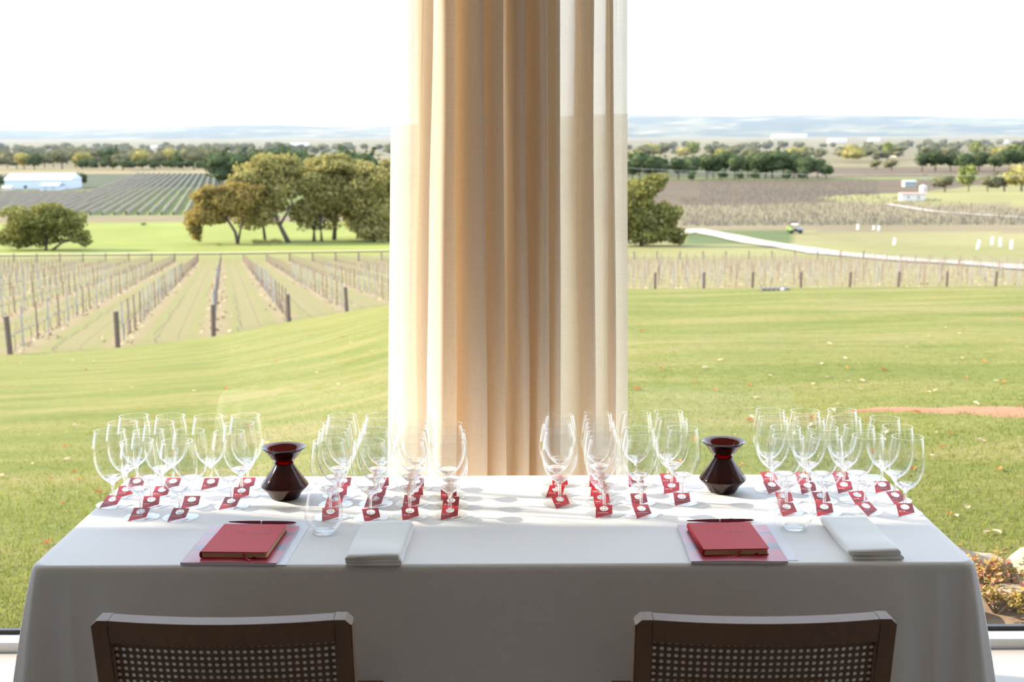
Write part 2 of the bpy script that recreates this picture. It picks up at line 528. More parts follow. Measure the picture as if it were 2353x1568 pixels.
# ------------------------------------------------------------------ terrain
def grid_mesh(name, us, ys, zf):
    """us: X/Y ratios, ys: list of distances"""
    U, Yg = np.meshgrid(us, ys)
    X = U * Yg
    V = np.zeros((len(ys) * len(us), 3), dtype=np.float32)
    k = 0
    for j in range(len(ys)):
        for i in range(len(us)):
            x, y = float(X[j, i]), float(Yg[j, i])
            V[k] = (x, y, zf(x, y)); k += 1
    n = len(us)
    a = np.arange((len(ys) - 1) * (n - 1))
    r, c = a // (n - 1), a % (n - 1)
    i0 = r * n + c
    F = np.stack([i0, i0 + 1, i0 + n + 1, i0 + n], axis=1)
    return np_mesh(name, V, F, True)

# lawn: fan-shaped strip, distances follow the crest
us = np.linspace(-0.62, 0.62, 150)
def lawn_mesh():
    rows = 90
    V = np.zeros((rows * len(us), 3), dtype=np.float32)
    k = 0
    for j in range(rows):
        t = j / (rows - 1)
        for u in us:
            px = min(max(CX + u * FPX / _f.y * 0.985, -700), 3000)
            Yc = crest(px).y
            Yf = float(np.interp(px, [c[0] for c in FOOTY], [c[1] for c in FOOTY]))
            if t < 0.8: Y = 4.46 * (Yc / 4.46) ** (t / 0.8)
            else: Y = Yc + (Yf - Yc) * (t - 0.8) / 0.2
            # spread the near rows wide so the lawn runs along the whole window
            spread = 1.0 + 2.4 * max(0.0, 1 - (Y - 4.46) / 9.0)
            X = u * Y * spread
            V[k] = (X, Y, lawn_z(X, Y)); k += 1
    n = len(us)
    a = np.arange((rows - 1) * (n - 1)); r, c = a // (n - 1), a % (n - 1); i0 = r * n + c
    return np_mesh('lawn', V, np.stack([i0, i0 + 1, i0 + n + 1, i0 + n], axis=1), True)
struct(obj('lawn', lawn_mesh(), MT['lawn']))

us2 = np.linspace(-0.62, 0.62, 160)
def vf_mesh():
    rows = 60
    V = np.zeros((rows * len(us2), 3), dtype=np.float32); k = 0
    for j in range(rows):
        t = j / (rows - 1)
        for u in us2:
            px = min(max(CX + u * FPX / _f.y * 0.985, -700), 3000)
            Yf = float(np.interp(px, [c[0] for c in FOOTY], [c[1] for c in FOOTY])) - 0.4
            Y = Yf * (212.0 / Yf) ** t
            X = u * Y
            z = valley(X, Y)
            if t < 0.02: z -= 0.06
            V[k] = (X, Y, z + 0.0); k += 1
    n = len(us2)
    a = np.arange((rows - 1) * (n - 1)); r, c = a // (n - 1), a % (n - 1); i0 = r * n + c
    return np_mesh('vineyard_ground', V, np.stack([i0, i0 + 1, i0 + n + 1, i0 + n], axis=1), True)
vfm = vf_mesh()
TRK0 = [(1585, 302), (1640, 285), (1750, 252), (1900, 221), (2100, 187), (2353, 146), (2600, 108)]
ca = vfm.color_attributes.new('verge', 'FLOAT_COLOR', 'POINT')
for i, v in enumerate(vfm.vertices):
    px = CX + v.co.x / (v.co.y * _f.y + 3.0) * FPX
    ty = float(np.interp(px, [t[0] for t in TRK0], [t[1] for t in TRK0], left=900))
    g = min(1.0, max(0.0, (v.co.y - ty + 12) / 6)) if px > 1585 else 0.0
    g = max(g, min(1.0, max(0.0, (v.co.y - 192) / 5)))
    ca.data[i].color = (g, g, g, 1)
VGROUND = struct(obj('vineyard_ground', vfm, MT['vine_floor']))

def field_col(X, Y):
    px = CX + X / (Y * _f.y + 20 * 0.158) * FPX
    n1 = fbm(X, Y, 0.004, 1); n2 = fbm(X, Y, 0.02, 5)
    G = np.array((0.267, 0.290, 0.075)); S = np.array((0.290, 0.238, 0.139)); B = np.array((0.145, 0.110, 0.075)); GV = np.array((0.197, 0.220, 0.081)); D = np.array((0.093, 0.093, 0.052))
    if px < 1300:
        if Y < 225: c = S * 0.55 + G * 0.45
        elif Y < 345: c = G
        elif Y < 375: c = S * 0.6 + B * 0.4
        elif Y < 625:
            c = GV if px > 200 + (Y - 375) * 0.3 else B * 0.6 + GV * 0.4
        elif Y < 900: c = np.array((0.116, 0.122, 0.081))
        elif Y < 1120: c = S * 1.05
        else: c = S * (0.62 + 0.25 * n1) + D * (0.3 - 0.2 * n1)
    else:
        edge = 300 - (px - 1600) * 0.02
        if Y < 250: c = G * 0.45 + S * 0.55
        elif Y < edge: c = (np.array((0.125, 0.155, 0.062)) if 1580 < px < 1830 else S * 0.7 + G * 0.3)
        elif Y < 420: c = B * 0.35 + S * 0.65
        elif Y < 720: c = B if px < 2000 + (Y - 450) * 1.5 else S * 0.55 + G * 0.35
        elif Y < 760: c = GV
        elif Y < 1000: c = B * 1.1 if px > 1800 else D
        else: c = S * (0.62 + 0.25 * n1) + D * (0.3 - 0.2 * n1)
        kn = math.exp(-((X - 175) / 70) ** 2 - ((Y - 440) / 50) ** 2)
        if kn > 0.35: c = S * 0.6 + G * 0.45
    return np.clip(c * 0.58 * (1 + 0.12 * n2), 0.01, 0.9)

def paint(me, fn):
    ca = me.color_attributes.new('col', 'FLOAT_COLOR', 'POINT')
    n = len(me.vertices)
    co = np.zeros(n * 3, dtype=np.float32); me.vertices.foreach_get('co', co); co = co.reshape(-1, 3)
    out = np.ones((n, 4), dtype=np.float32)
    for i in range(n): out[i, :3] = fn(float(co[i, 0]), float(co[i, 1]))
    ca.data.foreach_set('color', out.ravel())

us3 = np.linspace(-0.62, 0.62, 200)
ysv = [208 * (6500 / 208.0) ** (j / 119) for j in range(120)]
me = grid_mesh('valley_floor', us3, ysv, lambda x, y: valley(x, y) + (0.0 if y > 212 else -0.1))
paint(me, field_col)
struct(obj('valley_floor', me, MT['valley']))

# hills on the skyline: ridge height follows the seen outline (pixel column, pixel row of the top)
RIDGE = [(-1500, 286), (-300, 284), (0, 296), (150, 300), (300, 294), (500, 287), (640, 286), (760, 290), (900, 289), (1200, 270), (1440, 262),
         (1560, 264), (1700, 268), (1780, 264), (1900, 262), (2100, 265), (2200, 268), (2353, 271), (2600, 268), (3800, 275)]
def hill_z(X, Y):
    px = CX + X / (Y * _f.y) * FPX
    t = (Y - 6000) / 3200.0
    top = at_y(px, float(np.interp(px, [r[0] for r in RIDGE], [r[1] for r in RIDGE])), 9200).z
    base = valley(X, Y) - 3
    s = min(max(t, 0), 1)
    s = s * s * (3 - 2 * s)
    if t > 1: s = max(0.0, 1 - (t - 1) * 0.8)
    z = base + (top - base) * s
    return z + 9 * fbm(X, Y, 0.0011, 4) * s * (1 if t < 0.98 else 0.3)
def hill_col(X, Y):
    n1 = fbm(X, Y, 0.0016, 9); n2 = fbm(X, Y, 0.005, 2)
    c = np.array((0.050, 0.058, 0.046)) if n1 + 0.6 * n2 < 0.1 else np.array((0.095, 0.092, 0.06))
    if n2 > 0.45 and n1 > 0: c = np.array((0.17, 0.14, 0.095))
    return c
me = grid_mesh('hills', np.linspace(-0.62, 0.62, 200), [5900 + 130 * j for j in range(36)], hill_z)
paint(me, hill_col)
struct(obj('hills', me, MT['hill']))

# gravel tracks
def track(name, pts, width, m=None):
    P = []
    for k in range(len(pts) - 1):
        for s in range(12):
            t = s / 12.0
            P.append(tuple(pts[k][i] * (1 - t) + pts[k + 1][i] * t for i in range(2)))
    P.append(pts[-1])
    W = [Vector((x_at(px, Y, 21), Y, 0)) for px, Y in P]
    V, F = [], []
    for i, p in enumerate(W):
        d = (W[min(i + 1, len(W) - 1)] - W[max(i - 1, 0)]).normalized()
        n = Vector((-d.y, d.x, 0))
        for s in (-1, 1):
            q = p + n * (width / 2 * s + 0.5 * fbm(p.x, p.y, 0.08, s))
            V.append((q.x, q.y, ground(q.x, q.y) + 0.18))
    for i in range(len(W) - 1):
        F.append((2 * i, 2 * i + 2, 2 * i + 3, 2 * i + 1))
    return struct(obj(name, mesh(name, V, F, True), m or MT['track']))
TRK = [(1585, 302), (1640, 285), (1750, 252), (1900, 221), (2100, 187), (2353, 146), (2600, 108)]
track('farm_track', TRK, 6.5)
track('farm_track', [(-700, 224), (0, 224), (450, 226), (890, 232), (1300, 246), (1480, 262), (1600, 292)], 3.2, MT['dry_track'])
track('farm_track', [(2040, 404), (2150, 372), (2353, 345), (2700, 330)], 3.0)

# haze over the valley, thin air that whitens the far hills
hz = N('valley_haze')
vs = hz.n('VolumeScatter', ins={'Color': (0.135, 0.165, 0.215), 'Density': 0.00019, 'Anisotropy': 0.2})
hz.t.links.new(vs.outputs[0], hz.out.inputs['Volume'])
o = box('haze', (0, 7325, 75), (17000, 12800, 290), hz.m)
tag(o, 'thin bluish haze lying over the far valley and hills', 'haze', kind='stuff')

# ------------------------------------------------------------------ curtains
def curtain_mesh(seed, flare=0.11):
    rnd = random.Random(seed)
    # fold turning points across the width (pixels at the top of the picture), depth toward the glass
    nodes = [(905, -.01), (918, .03), (958, .035), (1046, -.05), (1040, -.075), (1003, -.045), (966, .05), (972, .07), (1062, .03), (1078, -.03), (1116, -.07), (1108, -.085), (1060, -.02),
             (1006, .07), (1012, .085), (1120, .03), (1157, -.055), (1152, -.08), (1118, -.03), (1078, .06), (1084, .08), (1150, .03), (1207, -.05), (1203, -.075), (1180, -.03), (1160, .05),
             (1164, .075), (1215, .02), (1256, -.06), (1252, -.085), (1226, -.02), (1168, .06), (1174, .08), (1240, .03), (1285, -.05), (1281, -.075), (1256, -.02), (1224, .05), (1230, .07),
             (1300, .04), (1362, -.03), (1360, -.05), (1345, -.03), (1326, .03), (1330, .05), (1370, .03), (1408, -.02), (1406, -.035), (1398, .0), (1401, .015), (1425, .02), (1442, -.005), (1444, -.02)]
    P = [((px - CX) / 768.0, y) for px, y in nodes]
    # Catmull-Rom sampling
    S = []
    for i in range(len(P) - 1):
        p0, p1, p2, p3 = P[max(i - 1, 0)], P[i], P[i + 1], P[min(i + 2, len(P) - 1)]
        for s in range(6):
            t = s / 6.0
            q = [0.5 * ((2 * p1[k]) + (-p0[k] + p2[k]) * t + (2 * p0[k] - 5 * p1[k] + 4 * p2[k] - p3[k]) * t * t + (-p0[k] + 3 * p1[k] - 3 * p2[k] + p3[k]) * t ** 3) for k in (0, 1)]
            S.append(q)
    S.append(list(P[-1]))
    rows = 40
    H0, H1 = 0.02, HEAD - 0.02
    V, UVv = [], []
    n = len(S)
    arc = [0.0]
    for i in range(1, n): arc.append(arc[-1] + math.hypot(S[i][0] - S[i - 1][0], S[i][1] - S[i - 1][1]))
    for j in range(rows):
        z = H1 + (H0 - H1) * j / (rows - 1)
        t = max(0.0, (2.15 - z) / 1.3)
        for i in range(n):
            x, y = S[i]
            xl = x * (1 + (flare if x < 0 else 0.035) * t)
            wob = 0.012 * t * noise.noise(Vector((i * 0.11, z * 0.6, seed))) + 0.004 * noise.noise(Vector((i * 0.25, z * 1.5, seed + 4)))
            ws = 1.0 if 8 < i < n - 9 else 0.25
            V.append((xl + wob * ws * 1.6, y * (1 + 0.25 * t) + wob, z))
            UVv.append((arc[i], z))
    F = [(j * n + i, j * n + i + 1, (j + 1) * n + i + 1, (j + 1) * n + i) for j in range(rows - 1) for i in range(n - 1)]
    me = mesh('curtain', V, F, True)
    uvl = me.uv_layers.new(name='UVMap')
    idx = np.zeros(len(me.loops), dtype=np.int32); me.loops.foreach_get('vertex_index', idx)
    uvl.data.foreach_set('uv', np.array(UVv, dtype=np.float32)[idx].ravel())
    return me
cm = curtain_mesh(3)
def curtain(x, label):
    r = empty('curtain', (x, 4.09, 0))
    tag(r, label, 'curtain', 'linen curtains gathered at the window posts')
    obj('drape', cm, MT['curtain'], r)
    box('track', (0, 0, HEAD + 0.085), (0.8, 0.05, 0.03), MT['white'], r)
    for k in range(9):
        box('glider', (-0.33 + k * 0.083, 0, HEAD + 0.025), (0.012, 0.02, 0.10), MT['white'], r)
    return r
curtain(0.0, 'sheer beige linen curtain gathered in deep folds between the two windows')
# unseen curtain added left of view; gaps shaped to streak sun on the table
def streak_drape_mesh(x0, x1, seed):
    V, UVv = [], []
    L = x1 - x0
    n, rows = int(130 * L) + 8, 16
    for j in range(rows):
        z = (HEAD - 0.02) + (0.02 - HEAD + 0.02) * j / (rows - 1)
        for i in range(n):
            t = i / (n - 1)
            x = x0 + L * t + 0.035 * noise.noise(Vector((t * 9, z * 0.2, seed)))
            y = 0.020 * math.sin(t * L * 2 * PI / 0.19 + 1.6 * noise.noise(Vector((t * 7, z * 0.15, seed + 3)))) + 0.006 * noise.noise(Vector((t * 20, z * 0.4, seed + 9)))
            V.append((x, y, z)); UVv.append((t * L * 1.6, z))
    F = [(j * n + i, j * n + i + 1, (j + 1) * n + i + 1, (j + 1) * n + i) for j in range(rows - 1) for i in range(n - 1)]
    me = mesh('curtain', V, F, True)
    uvl = me.uv_layers.new(name='UVMap')
    idx = np.zeros(len(me.loops), dtype=np.int32); me.loops.foreach_get('vertex_index', idx)
    uvl.data.foreach_set('uv', np.array(UVv, dtype=np.float32)[idx].ravel())
    return me
added_curtain = empty('curtain', (-3.55, 4.07, 0))
for q_, (xa_, xb_) in enumerate(((-1.62, -1.02), (-0.66, -0.40), (0.02, 0.22), (0.58, 0.74), (1.20, 1.36))):
    obj('drape', streak_drape_mesh(xa_, xb_, 6 + q_), MT['voile'], added_curtain)
box('track', (0, 0, HEAD + 0.085), (3.3, 0.05, 0.03), MT['white'], added_curtain)
tag(added_curtain, 'unseen sheer curtain added left of view, five drapes spaced to streak the sun', 'curtain')

# ------------------------------------------------------------------ table under a long cloth
TX0, TX1, TY0, TY1, TZ = -1.124, 1.080, 2.955, 3.765, 0.75
def cloth_mesh():
    R = 0.035
    per = []           # (x, y, nx, ny, distance from the nearest corner)
    cs = [(TX0, TY0), (TX1, TY0), (TX1, TY1), (TX0, TY1)]
    dirs = [(1, 0), (0, 1), (-1, 0), (0, -1)]
    nor = [(0, -1), (1, 0), (0, 1), (-1, 0)]
    for e in range(4):
        a, b = cs[e], cs[(e + 1) % 4]
        L = abs(b[0] - a[0]) + abs(b[1] - a[1])
        n = 150 if L > 1.5 else 80
        # finer steps near the corners
        for k in range(n):
            t = k / n
            t = 0.5 - 0.5 * math.cos(PI * t) if True else t
            s = R + t * (L - 2 * R)
            x = a[0] + dirs[e][0] * s; y = a[1] + dirs[e][1] * s
            per.append((x, y, nor[e][0], nor[e][1], min(s, L - s), e))
        n2 = nor[(e + 1) % 4]
        ccx = b[0] - (nor[e][0] + n2[0]) * R; ccy = b[1] - (nor[e][1] + n2[1]) * R
        for k in range(8):
            th = k / 8 * PI / 2
            nx = nor[e][0] * math.cos(th) + n2[0] * math.sin(th); ny = nor[e][1] * math.cos(th) + n2[1] * math.sin(th)
            per.append((ccx + nx * R, ccy + ny * R, nx, ny, R * abs(1 - 2 * k / 8) * 0.9, e + 0.5))
    n = len(per)
    V = []
    rings = []
    for k in (0.5, 0.9, 0.985, 1.0):
        rings.append(('top', k))
    ez = 0.008
    for v in (0.0, 0.01, 0.03, 0.06, 0.10, 0.15, 0.21, 0.28, 0.36, 0.44, 0.52, 0.60, 0.68, 0.735):
        rings.append(('side', v))
    ccx, ccy = (TX0 + TX1) / 2, (TY0 + TY1) / 2
    for kind, k in rings:
        for i, (x, y, nx, ny, dc, e) in enumerate(per):
            if kind == 'top':
                s = 1 - 0.999 * (1 - k)
                xx, yy = ccx + (x - nx * ez - ccx) * s, ccy + (y - ny * ez - ccy) * s
                V.append((xx, yy, TZ))
            else:
                ph = dc
                g = math.exp(-(dc / 0.13) ** 2)
                pl = 1.1 * (0.5 - abs(math.sin(PI * (dc - 0.012) / 0.085)) ** 0.8) * math.exp(-(dc / 0.15) ** 2) + 0.35 * math.cos(dc * 2 * PI / 0.23 + 0.9) * math.exp(-(dc / 0.34) ** 2)
                wv = 0.010 * math.sin(x * 7.0 + 1.3) + 0.008 * math.sin(x * 15 + y * 11)
                out = (k ** 0.85) * (0.030 + 0.10 * g + 0.135 * pl + wv)
                if k == 0: out = 0
                V.append((x + nx * out, y + ny * out, TZ - ez - k))
    F = []
    for j in range(len(rings) - 1):
        for i in range(n):
            i2 = (i + 1) % n
            F.append((j * n + i, (j + 1) * n + i, (j + 1) * n + i2, j * n + i2))
    F.append(tuple(range(n)))
    # soft sag and crease lines on the top
    V2 = []
    for (x, y, z) in V:
        if z > TZ - 0.001:
            z = TZ
        V2.append((x, y, z))
    return mesh('tablecloth', V2, F, True)
cl = obj('tablecloth', cloth_mesh(), MT['cloth'])
tag(cl, 'long white tablecloth hanging to the floor over the tasting table', 'tablecloth')

# ------------------------------------------------------------------ wine glasses
BOWL = [(0.0045, .0605), (.010, .0625), (.0185, .0685), (.0285, .0785), (.0385, .094), (.0452, .112), (.0484, .130), (.0490, .142), (.0482, .156), (.0460, .172), (.0428, .190), (.0398, .2035)]
def smooth_profile(P, k=4):
    out = []
    for i in range(len(P) - 1):
        p0, p1, p2, p3 = P[max(i - 1, 0)], P[i], P[i + 1], P[min(i + 2, len(P) - 1)]
        for s in range(k):
            t = s / k
            out.append(tuple(0.5 * ((2 * p1[c]) + (-p0[c] + p2[c]) * t + (2 * p0[c] - 5 * p1[c] + 4 * p2[c] - p3[c]) * t * t + (-p0[c] + 3 * p1[c] - 3 * p2[c] + p3[c]) * t ** 3) for c in (0, 1)))
    out.append(P[-1])
    return out
def wine_meshes():
    bp = smooth_profile(BOWL, 2)
    v1, f1 = lathe(bp, 40)
    # rim bead
    rp = [(0.0398 + 0.0007 * math.cos(a), 0.2040 + 0.0007 * math.sin(a)) for a in [2 * PI * k / 6 for k in range(6)]]
    v2, f2 = lathe(rp, 40, True)
    bowl = mesh('bowl', *merge([(v1, f1), (v2, f2)]), True)
    st = [(0.0002, .0035), (.0105, .0045), (.0090, .0075), (.0062, .012), (.0047, .019), (.0040, .030), (.0040, .046), (.0047, .055), (.0070, .0592), (.0120, .0640), (.0190, .0694), (.0255, .0764), (.0264, .0782), (.0250, .0780), (.0180, .0722), (.0100, .0694), (0.0002, .0686)]
    v, f = lathe(smooth_profile(st, 2), 20)
    stem = mesh('stem', v, f, True)
    ft = [(0.0002, 0.0006), (.0450, 0.0006), (.0464, .0011), (.0464, .0018), (.040, .0030), (.025, .0044), (.012, .0062), (.0095, .0075), (0.0002, .0076)]
    v, f = lathe(ft, 40)
    foot = mesh('foot', v, f, True)
    return bowl, stem, foot
WB, WS, WF = wine_meshes()
wg = empty('wine_glass')
obj('bowl', WB, MT['bowl'], wg); obj('stem', WS, MT['stem'], wg); obj('foot', WF, MT['foot'], wg)

# tasting cards: square top, slanted lower edge, hole around the stem
def text_mesh(txt, size, ext=0.0):
    cu = bpy.data.curves.new('lettering', 'FONT')
    cu.body = txt; cu.size = size; cu.align_x = 'LEFT'; cu.resolution_u = 2
    cu.offset = size * 0.02
    cu.extrude = ext
    t = bpy.data.objects.new('lettering', cu)
    COL.objects.link(t)
    bpy.context.view_layer.update()
    me = bpy.data.meshes.new_from_object(t.evaluated_get(bpy.context.evaluated_depsgraph_get()))
    bpy.data.objects.remove(t, do_unlink=True)
    bpy.data.curves.remove(cu)
    me.name = 'lettering'
    return me
HOLE_R = 0.0112
def card_mesh():
    # local: x across, y away (up the card), origin at hole centre
    top, lx, rx, bl, br = 0.0155, -0.0215, 0.0215, -0.0410, -0.0225
    bm = bmesh.new()
    seg = 24
    inner, outer = [], []
    for k in range(seg):
        a = 2 * PI * k / seg
        c, s = math.cos(a), math.sin(a)
        inner.append((HOLE_R * c, HOLE_R * s))
        # cast onto the outline
        best = 9
        poly = [(lx, top), (lx, bl), (rx, br), (rx, top)]
        for i in range(4):
            (x1, y1), (x2, y2) = poly[i], poly[(i + 1) % 4]
            den = c * (y2 - y1) - s * (x2 - x1)
            if abs(den) < 1e-9: continue
            t = (x1 * (y2 - y1) - y1 * (x2 - x1)) / den
            u = (x1 * s - y1 * c) / den
            if t > 0 and -1e-6 <= u <= 1 + 1e-6: best = min(best, t)
        outer.append((best * c, best * s))
    for corner in [(lx, top), (lx, bl), (rx, br), (rx, top)]:
        k = min(range(seg), key=lambda q: abs((math.atan2(corner[1], corner[0]) - 2 * PI * q / seg + PI) % (2 * PI) - PI))
        outer[k] = corner
    th = 0.00045
    V = [(x, y, th) for x, y in inner] + [(x, y, th) for x, y in outer] + [(x, y, 0) for x, y in inner] + [(x, y, 0) for x, y in outer]
    F = []
    for k in range(seg):
        k2 = (k + 1) % seg
        F += [(k, seg + k, seg + k2, k2), (2 * seg + k, 2 * seg + k2, 3 * seg + k2, 3 * seg + k), (seg + k, 3 * seg + k, 3 * seg + k2, seg + k2), (k, k2, 2 * seg + k2, 2 * seg + k)]
    bm.free()
    return mesh('tasting_card', V, F)
CARD = card_mesh()
WORDS = {}
def words(txt):
    if txt not in WORDS: WORDS[txt] = text_mesh(txt, 0.0047)
    return WORDS[txt]
def fine_lines():
    V, F = [], []
    rnd = random.Random(4)
    for (y, x1) in ((-0.0232, 0.011), (-0.0262, 0.004)):
        x = -0.0175
        while x < x1:
            L = rnd.uniform(0.0015, 0.004)
            o = len(V)
            V += [(x, y, 0), (x + L, y, 0), (x + L, y + 0.0010, 0), (x, y + 0.0010, 0)]
            F.append((o, o + 1, o + 2, o + 3))
            x += L + 0.0009
    return mesh('fine_print', V, F)
FINE = fine_lines()

GL = {
 'A': ('at the left table end', [
     [(316, 1118), (399, 1118), (486, 1119), (570, 1117.5)],
     [(291, 1137), (374, 1138), (556, 1140)],
     [(261, 1160), (349, 1161), (442, 1161), (533, 1164)],
     [(325, 1189), (415, 1190)]],
   [['BIN 311', 'BIN 51', 'BIN 138', 'BIN 28'], ['RWT 798', 'MAGILL', 'RWT 798'], ['BIN 28', 'BIN 28', 'RESERVE BIN A', 'YATTARNA'], ['CHAMPAGNE', 'CHAMPAGNE']]),
 'B': ('right of the left decanter', [
     [(790, 1117.5), (876, 1117.5), (957, 1119)],
     [(780, 1139), (870, 1140), (953, 1139), (1031, 1141)],
     [(771, 1160), (863, 1158.5), (947, 1159), (1037, 1163)],
     [(760, 1189), (852, 1190.5), (942, 1187), (1034.5, 1186)]],
   [['BIN 28', 'ST HENRI', 'BIN 707'], ['RWT 798', 'MAGILL', 'BIN 389', 'FIRST BIN'], ['BIN 407', 'BIN 150', 'BIN 389', 'BIN 28'], ['BIN 311', 'BIN 51', 'BIN 128', 'BIN 128']]),
 'C': ('left of the right decanter', [
     [(1286, 1115), (1372, 1112), (1461, 1112), (1534, 1108)],
     [(1279, 1137), (1377, 1133), (1543, 1128)],
     [(1286, 1160), (1381, 1156), (1467, 1155), (1566, 1154)],
     [(1388, 1182), (1473, 1182)]],
   [['BIN 28', 'BIN 128', 'BIN 28', 'BIN 389'], ['RWT 798', 'TEMPRANILLO', 'RWT 798'], ['BIN 51', 'BIN 28', 'RESERVE BIN A', 'YATTARNA'], ['CHAMPAGNE', 'CHAMPAGNE']]),
 'D': ('at the right table end', [
     [(1765, 1104), (1845, 1105), (1929, 1103)],
     [(1772, 1126), (1855, 1128), (1938, 1126), (2026, 1126)],
     [(1800, 1152), (1885, 1152), (1968, 1150), (2055, 1150)],
     [(1806, 1177.5), (1893, 1178), (1987, 1176), (2078, 1178.5)]],
   [['BIN 389', 'BIN 28', 'BIN 407'], ['ST HENRI', 'MAGILL', 'BIN 389', 'RWT BIN 798'], ['BIN 128', 'BIN 150', 'BIN 407', 'BIN 407'], ['BIN 311', 'BIN 51', 'BIN 128', 'BIN 128']]),
}
ROWN = ['back row', 'second row', 'third row', 'front row']
ORD = ['first', 'second', 'third', 'fourth']
YAW = {('C', 2, 0): 14, ('C', 3, 1): 10, ('B', 3, 1): 14, ('B', 3, 2): 8, ('D', 3, 2): 22, ('A', 3, 0): -3, ('C', 1, 0): -14, ('D', 2, 2): 10, ('D', 2, 3): 12}
rc = random.Random(11)
used = False
for key, (where, rows, txts) in GL.items():
    for ri, row in enumerate(rows):
        for ci, (px, py) in enumerate(row):
            p = on_z(px, py, TZ)
            if p.y > TY1 - 0.052: p.y = TY1 - 0.052
            g = wg if not used else copy_tree(wg)
            used = True
            g.location = (p.x, p.y, TZ + 0.0002)
            g.rotation_euler = (0, 0, rc.uniform(0, 6.28))
            tag(g, 'wine glass, %s from left, %s, set %s' % (ORD[ci], ROWN[ri], where), 'glass', 'empty wine glasses set out in four sets')
            tilt = math.radians(22)
            c = obj('tasting_card', CARD, MT['card'])
            yaw = math.radians(YAW.get((key, ri, ci), rc.uniform(-9, 9)))
            hz_ = 0.0178
            c.rotation_mode = 'XYZ'
            c.matrix_world = Matrix.Translation((p.x, p.y, TZ + hz_)) @ Matrix.Rotation(yaw, 4, 'Z') @ Matrix.Rotation(tilt, 4, 'X') @ Matrix.Translation((0, -0.004, 0))
            tag(c, 'red card under glass %s from left, %s, set %s' % (ORD[ci], ROWN[ri], where), 'card', 'red tasting cards on the glass feet')
            t = obj('lettering', words(txts[ri][ci]), MT['ink'], c, (-0.0175, -0.0195, 0.0006))
            obj('fine_print', FINE, MT['pale_ink'], c, (0, 0, 0.0006))

# stemless water glasses
TUMB = [(.0335, .124), (.0362, .112), (.0415, .090), (.0465, .066), (.0480, .050), (.0455, .032), (.0385, .017), (.0290, .008), (.0245, .004)]
def tumbler(px, py, label):
    p = on_z(px, py, TZ)
    r = empty('water_glass', (p.x, p.y, TZ + 0.0003))
    v1, f1 = lathe(smooth_profile(TUMB, 3), 44)
    rp = [(0.0335 + 0.0008 * math.cos(a), 0.1243 + 0.0008 * math.sin(a)) for a in [2 * PI * k / 6 for k in range(6)]]
    v2, f2 = lathe(rp, 44, True)
    obj('bowl', mesh('bowl', *merge([(v1, f1), (v2, f2)]), True), MT['bowl'], r)
    v, f = lathe([(0.0002, 0.0008), (.0215, 0.0004), (.0242, .0022), (.0285, .0072), (.024, .0085), (0.0002, .0070)], 44)
    obj('base', mesh('base', v, f, True), MT['foot'], r)
    return tag(r, label, 'glass', 'stemless water glasses')
tumbler(745, 1226, 'stemless water glass between the left booklet and the left napkin')
tumbler(1825, 1216, 'stemless water glass behind the right booklet')

# ------------------------------------------------------------------ ruby decanters
def decanter(px, py, label):
    p = on_z(px, py, TZ)
    r = empty('decanter', (p.x, p.y, TZ + 0.0003))
    outer = [(.0001, 0), (.030, 0), (.0365, .0015), (.0385, .004), (.048, .020), (.0630, .0345), (.0648, .0375), (.0636, .0405), (.050, .060), (.036, .080), (.0262, .0955), (.0243, .0985)]
    inner = [(.0235, .0985), (.0250, .0950), (.034, .080), (.048, .060), (.0615, .0400), (.0618, .0370), (.046, .0215), (.0365, .008), (.0001, .006)]
    v, f = lathe(outer + inner, 64)
    obj('body', mesh('body', v, f, True), MT['ruby'], r)
    ring = [(.0243 + .0022 * math.cos(a), .0990 + .0015 * math.sin(a)) for a in [2 * PI * k / 10 for k in range(10)]]
    v, f = lathe(ring, 64, True)
    obj('neck_ring', mesh('neck_ring', v, f, True), MT['ruby'], r)
    fo = [(.0240, .1000), (.036, .1165), (.050, .1340), (.0598, .1430), (.0602, .1442), (.0592, .1445), (.048, .1345), (.0345, .1175), (.0228, .1005)]
    v, f = lathe(fo, 64, True)
    obj('funnel_rim', mesh('funnel_rim', v, f, True), MT['ruby'], r)
    return tag(r, label, 'decanter', 'dark ruby glass decanters')
decanter(655.5, 1145, 'dark ruby glass decanter with flared rim, left of the two')
decanter(1660, 1130, 'dark ruby glass decanter with flared rim, right of the two')

# ------------------------------------------------------------------ booklets, notebooks, pens
def quad_frame(fl, fr, bl, z):
    """position, yaw, width and depth of a rectangle from three seen corners"""
    a, b, c = on_z(*fl, z), on_z(*fr, z), on_z(*bl, z)
    ax = (b - a); wd = ax.length; ax.normalize()
    ang = math.atan2(ax.y, ax.x)
    dp = (c - a).dot(Vector((-ax.y, ax.x, 0)))
    ctr = a + ax * wd / 2 + Vector((-ax.y, ax.x, 0)) * dp / 2
    return ctr, ang, wd, dp

def rounded_slab(w_, d_, z0, z1, rad=0.004, only_right=False):
    pts = []
    cor = [(w_ / 2, -d_ / 2, -90), (w_ / 2, d_ / 2, 0), (-w_ / 2, d_ / 2, 90), (-w_ / 2, -d_ / 2, 180)]
    for x, y, a0 in cor:
        r = rad if (x > 0 or not only_right) else 0.0006
        cx_, cy_ = x - math.copysign(r, x), y - math.copysign(r, y)
        for k in range(5):
            a = math.radians(a0 + k * 22.5)
            pts.append((cx_ + r * math.cos(a), cy_ + r * math.sin(a)))
    n = len(pts)
    V = [(x, y, z0) for x, y in pts] + [(x, y, z1) for x, y in pts]
    F = [tuple(range(n - 1, -1, -1)), tuple(range(n, 2 * n))]
    for k in range(n):
        F.append((k, (k + 1) % n, n + (k + 1) % n, n + k))
    return V, F

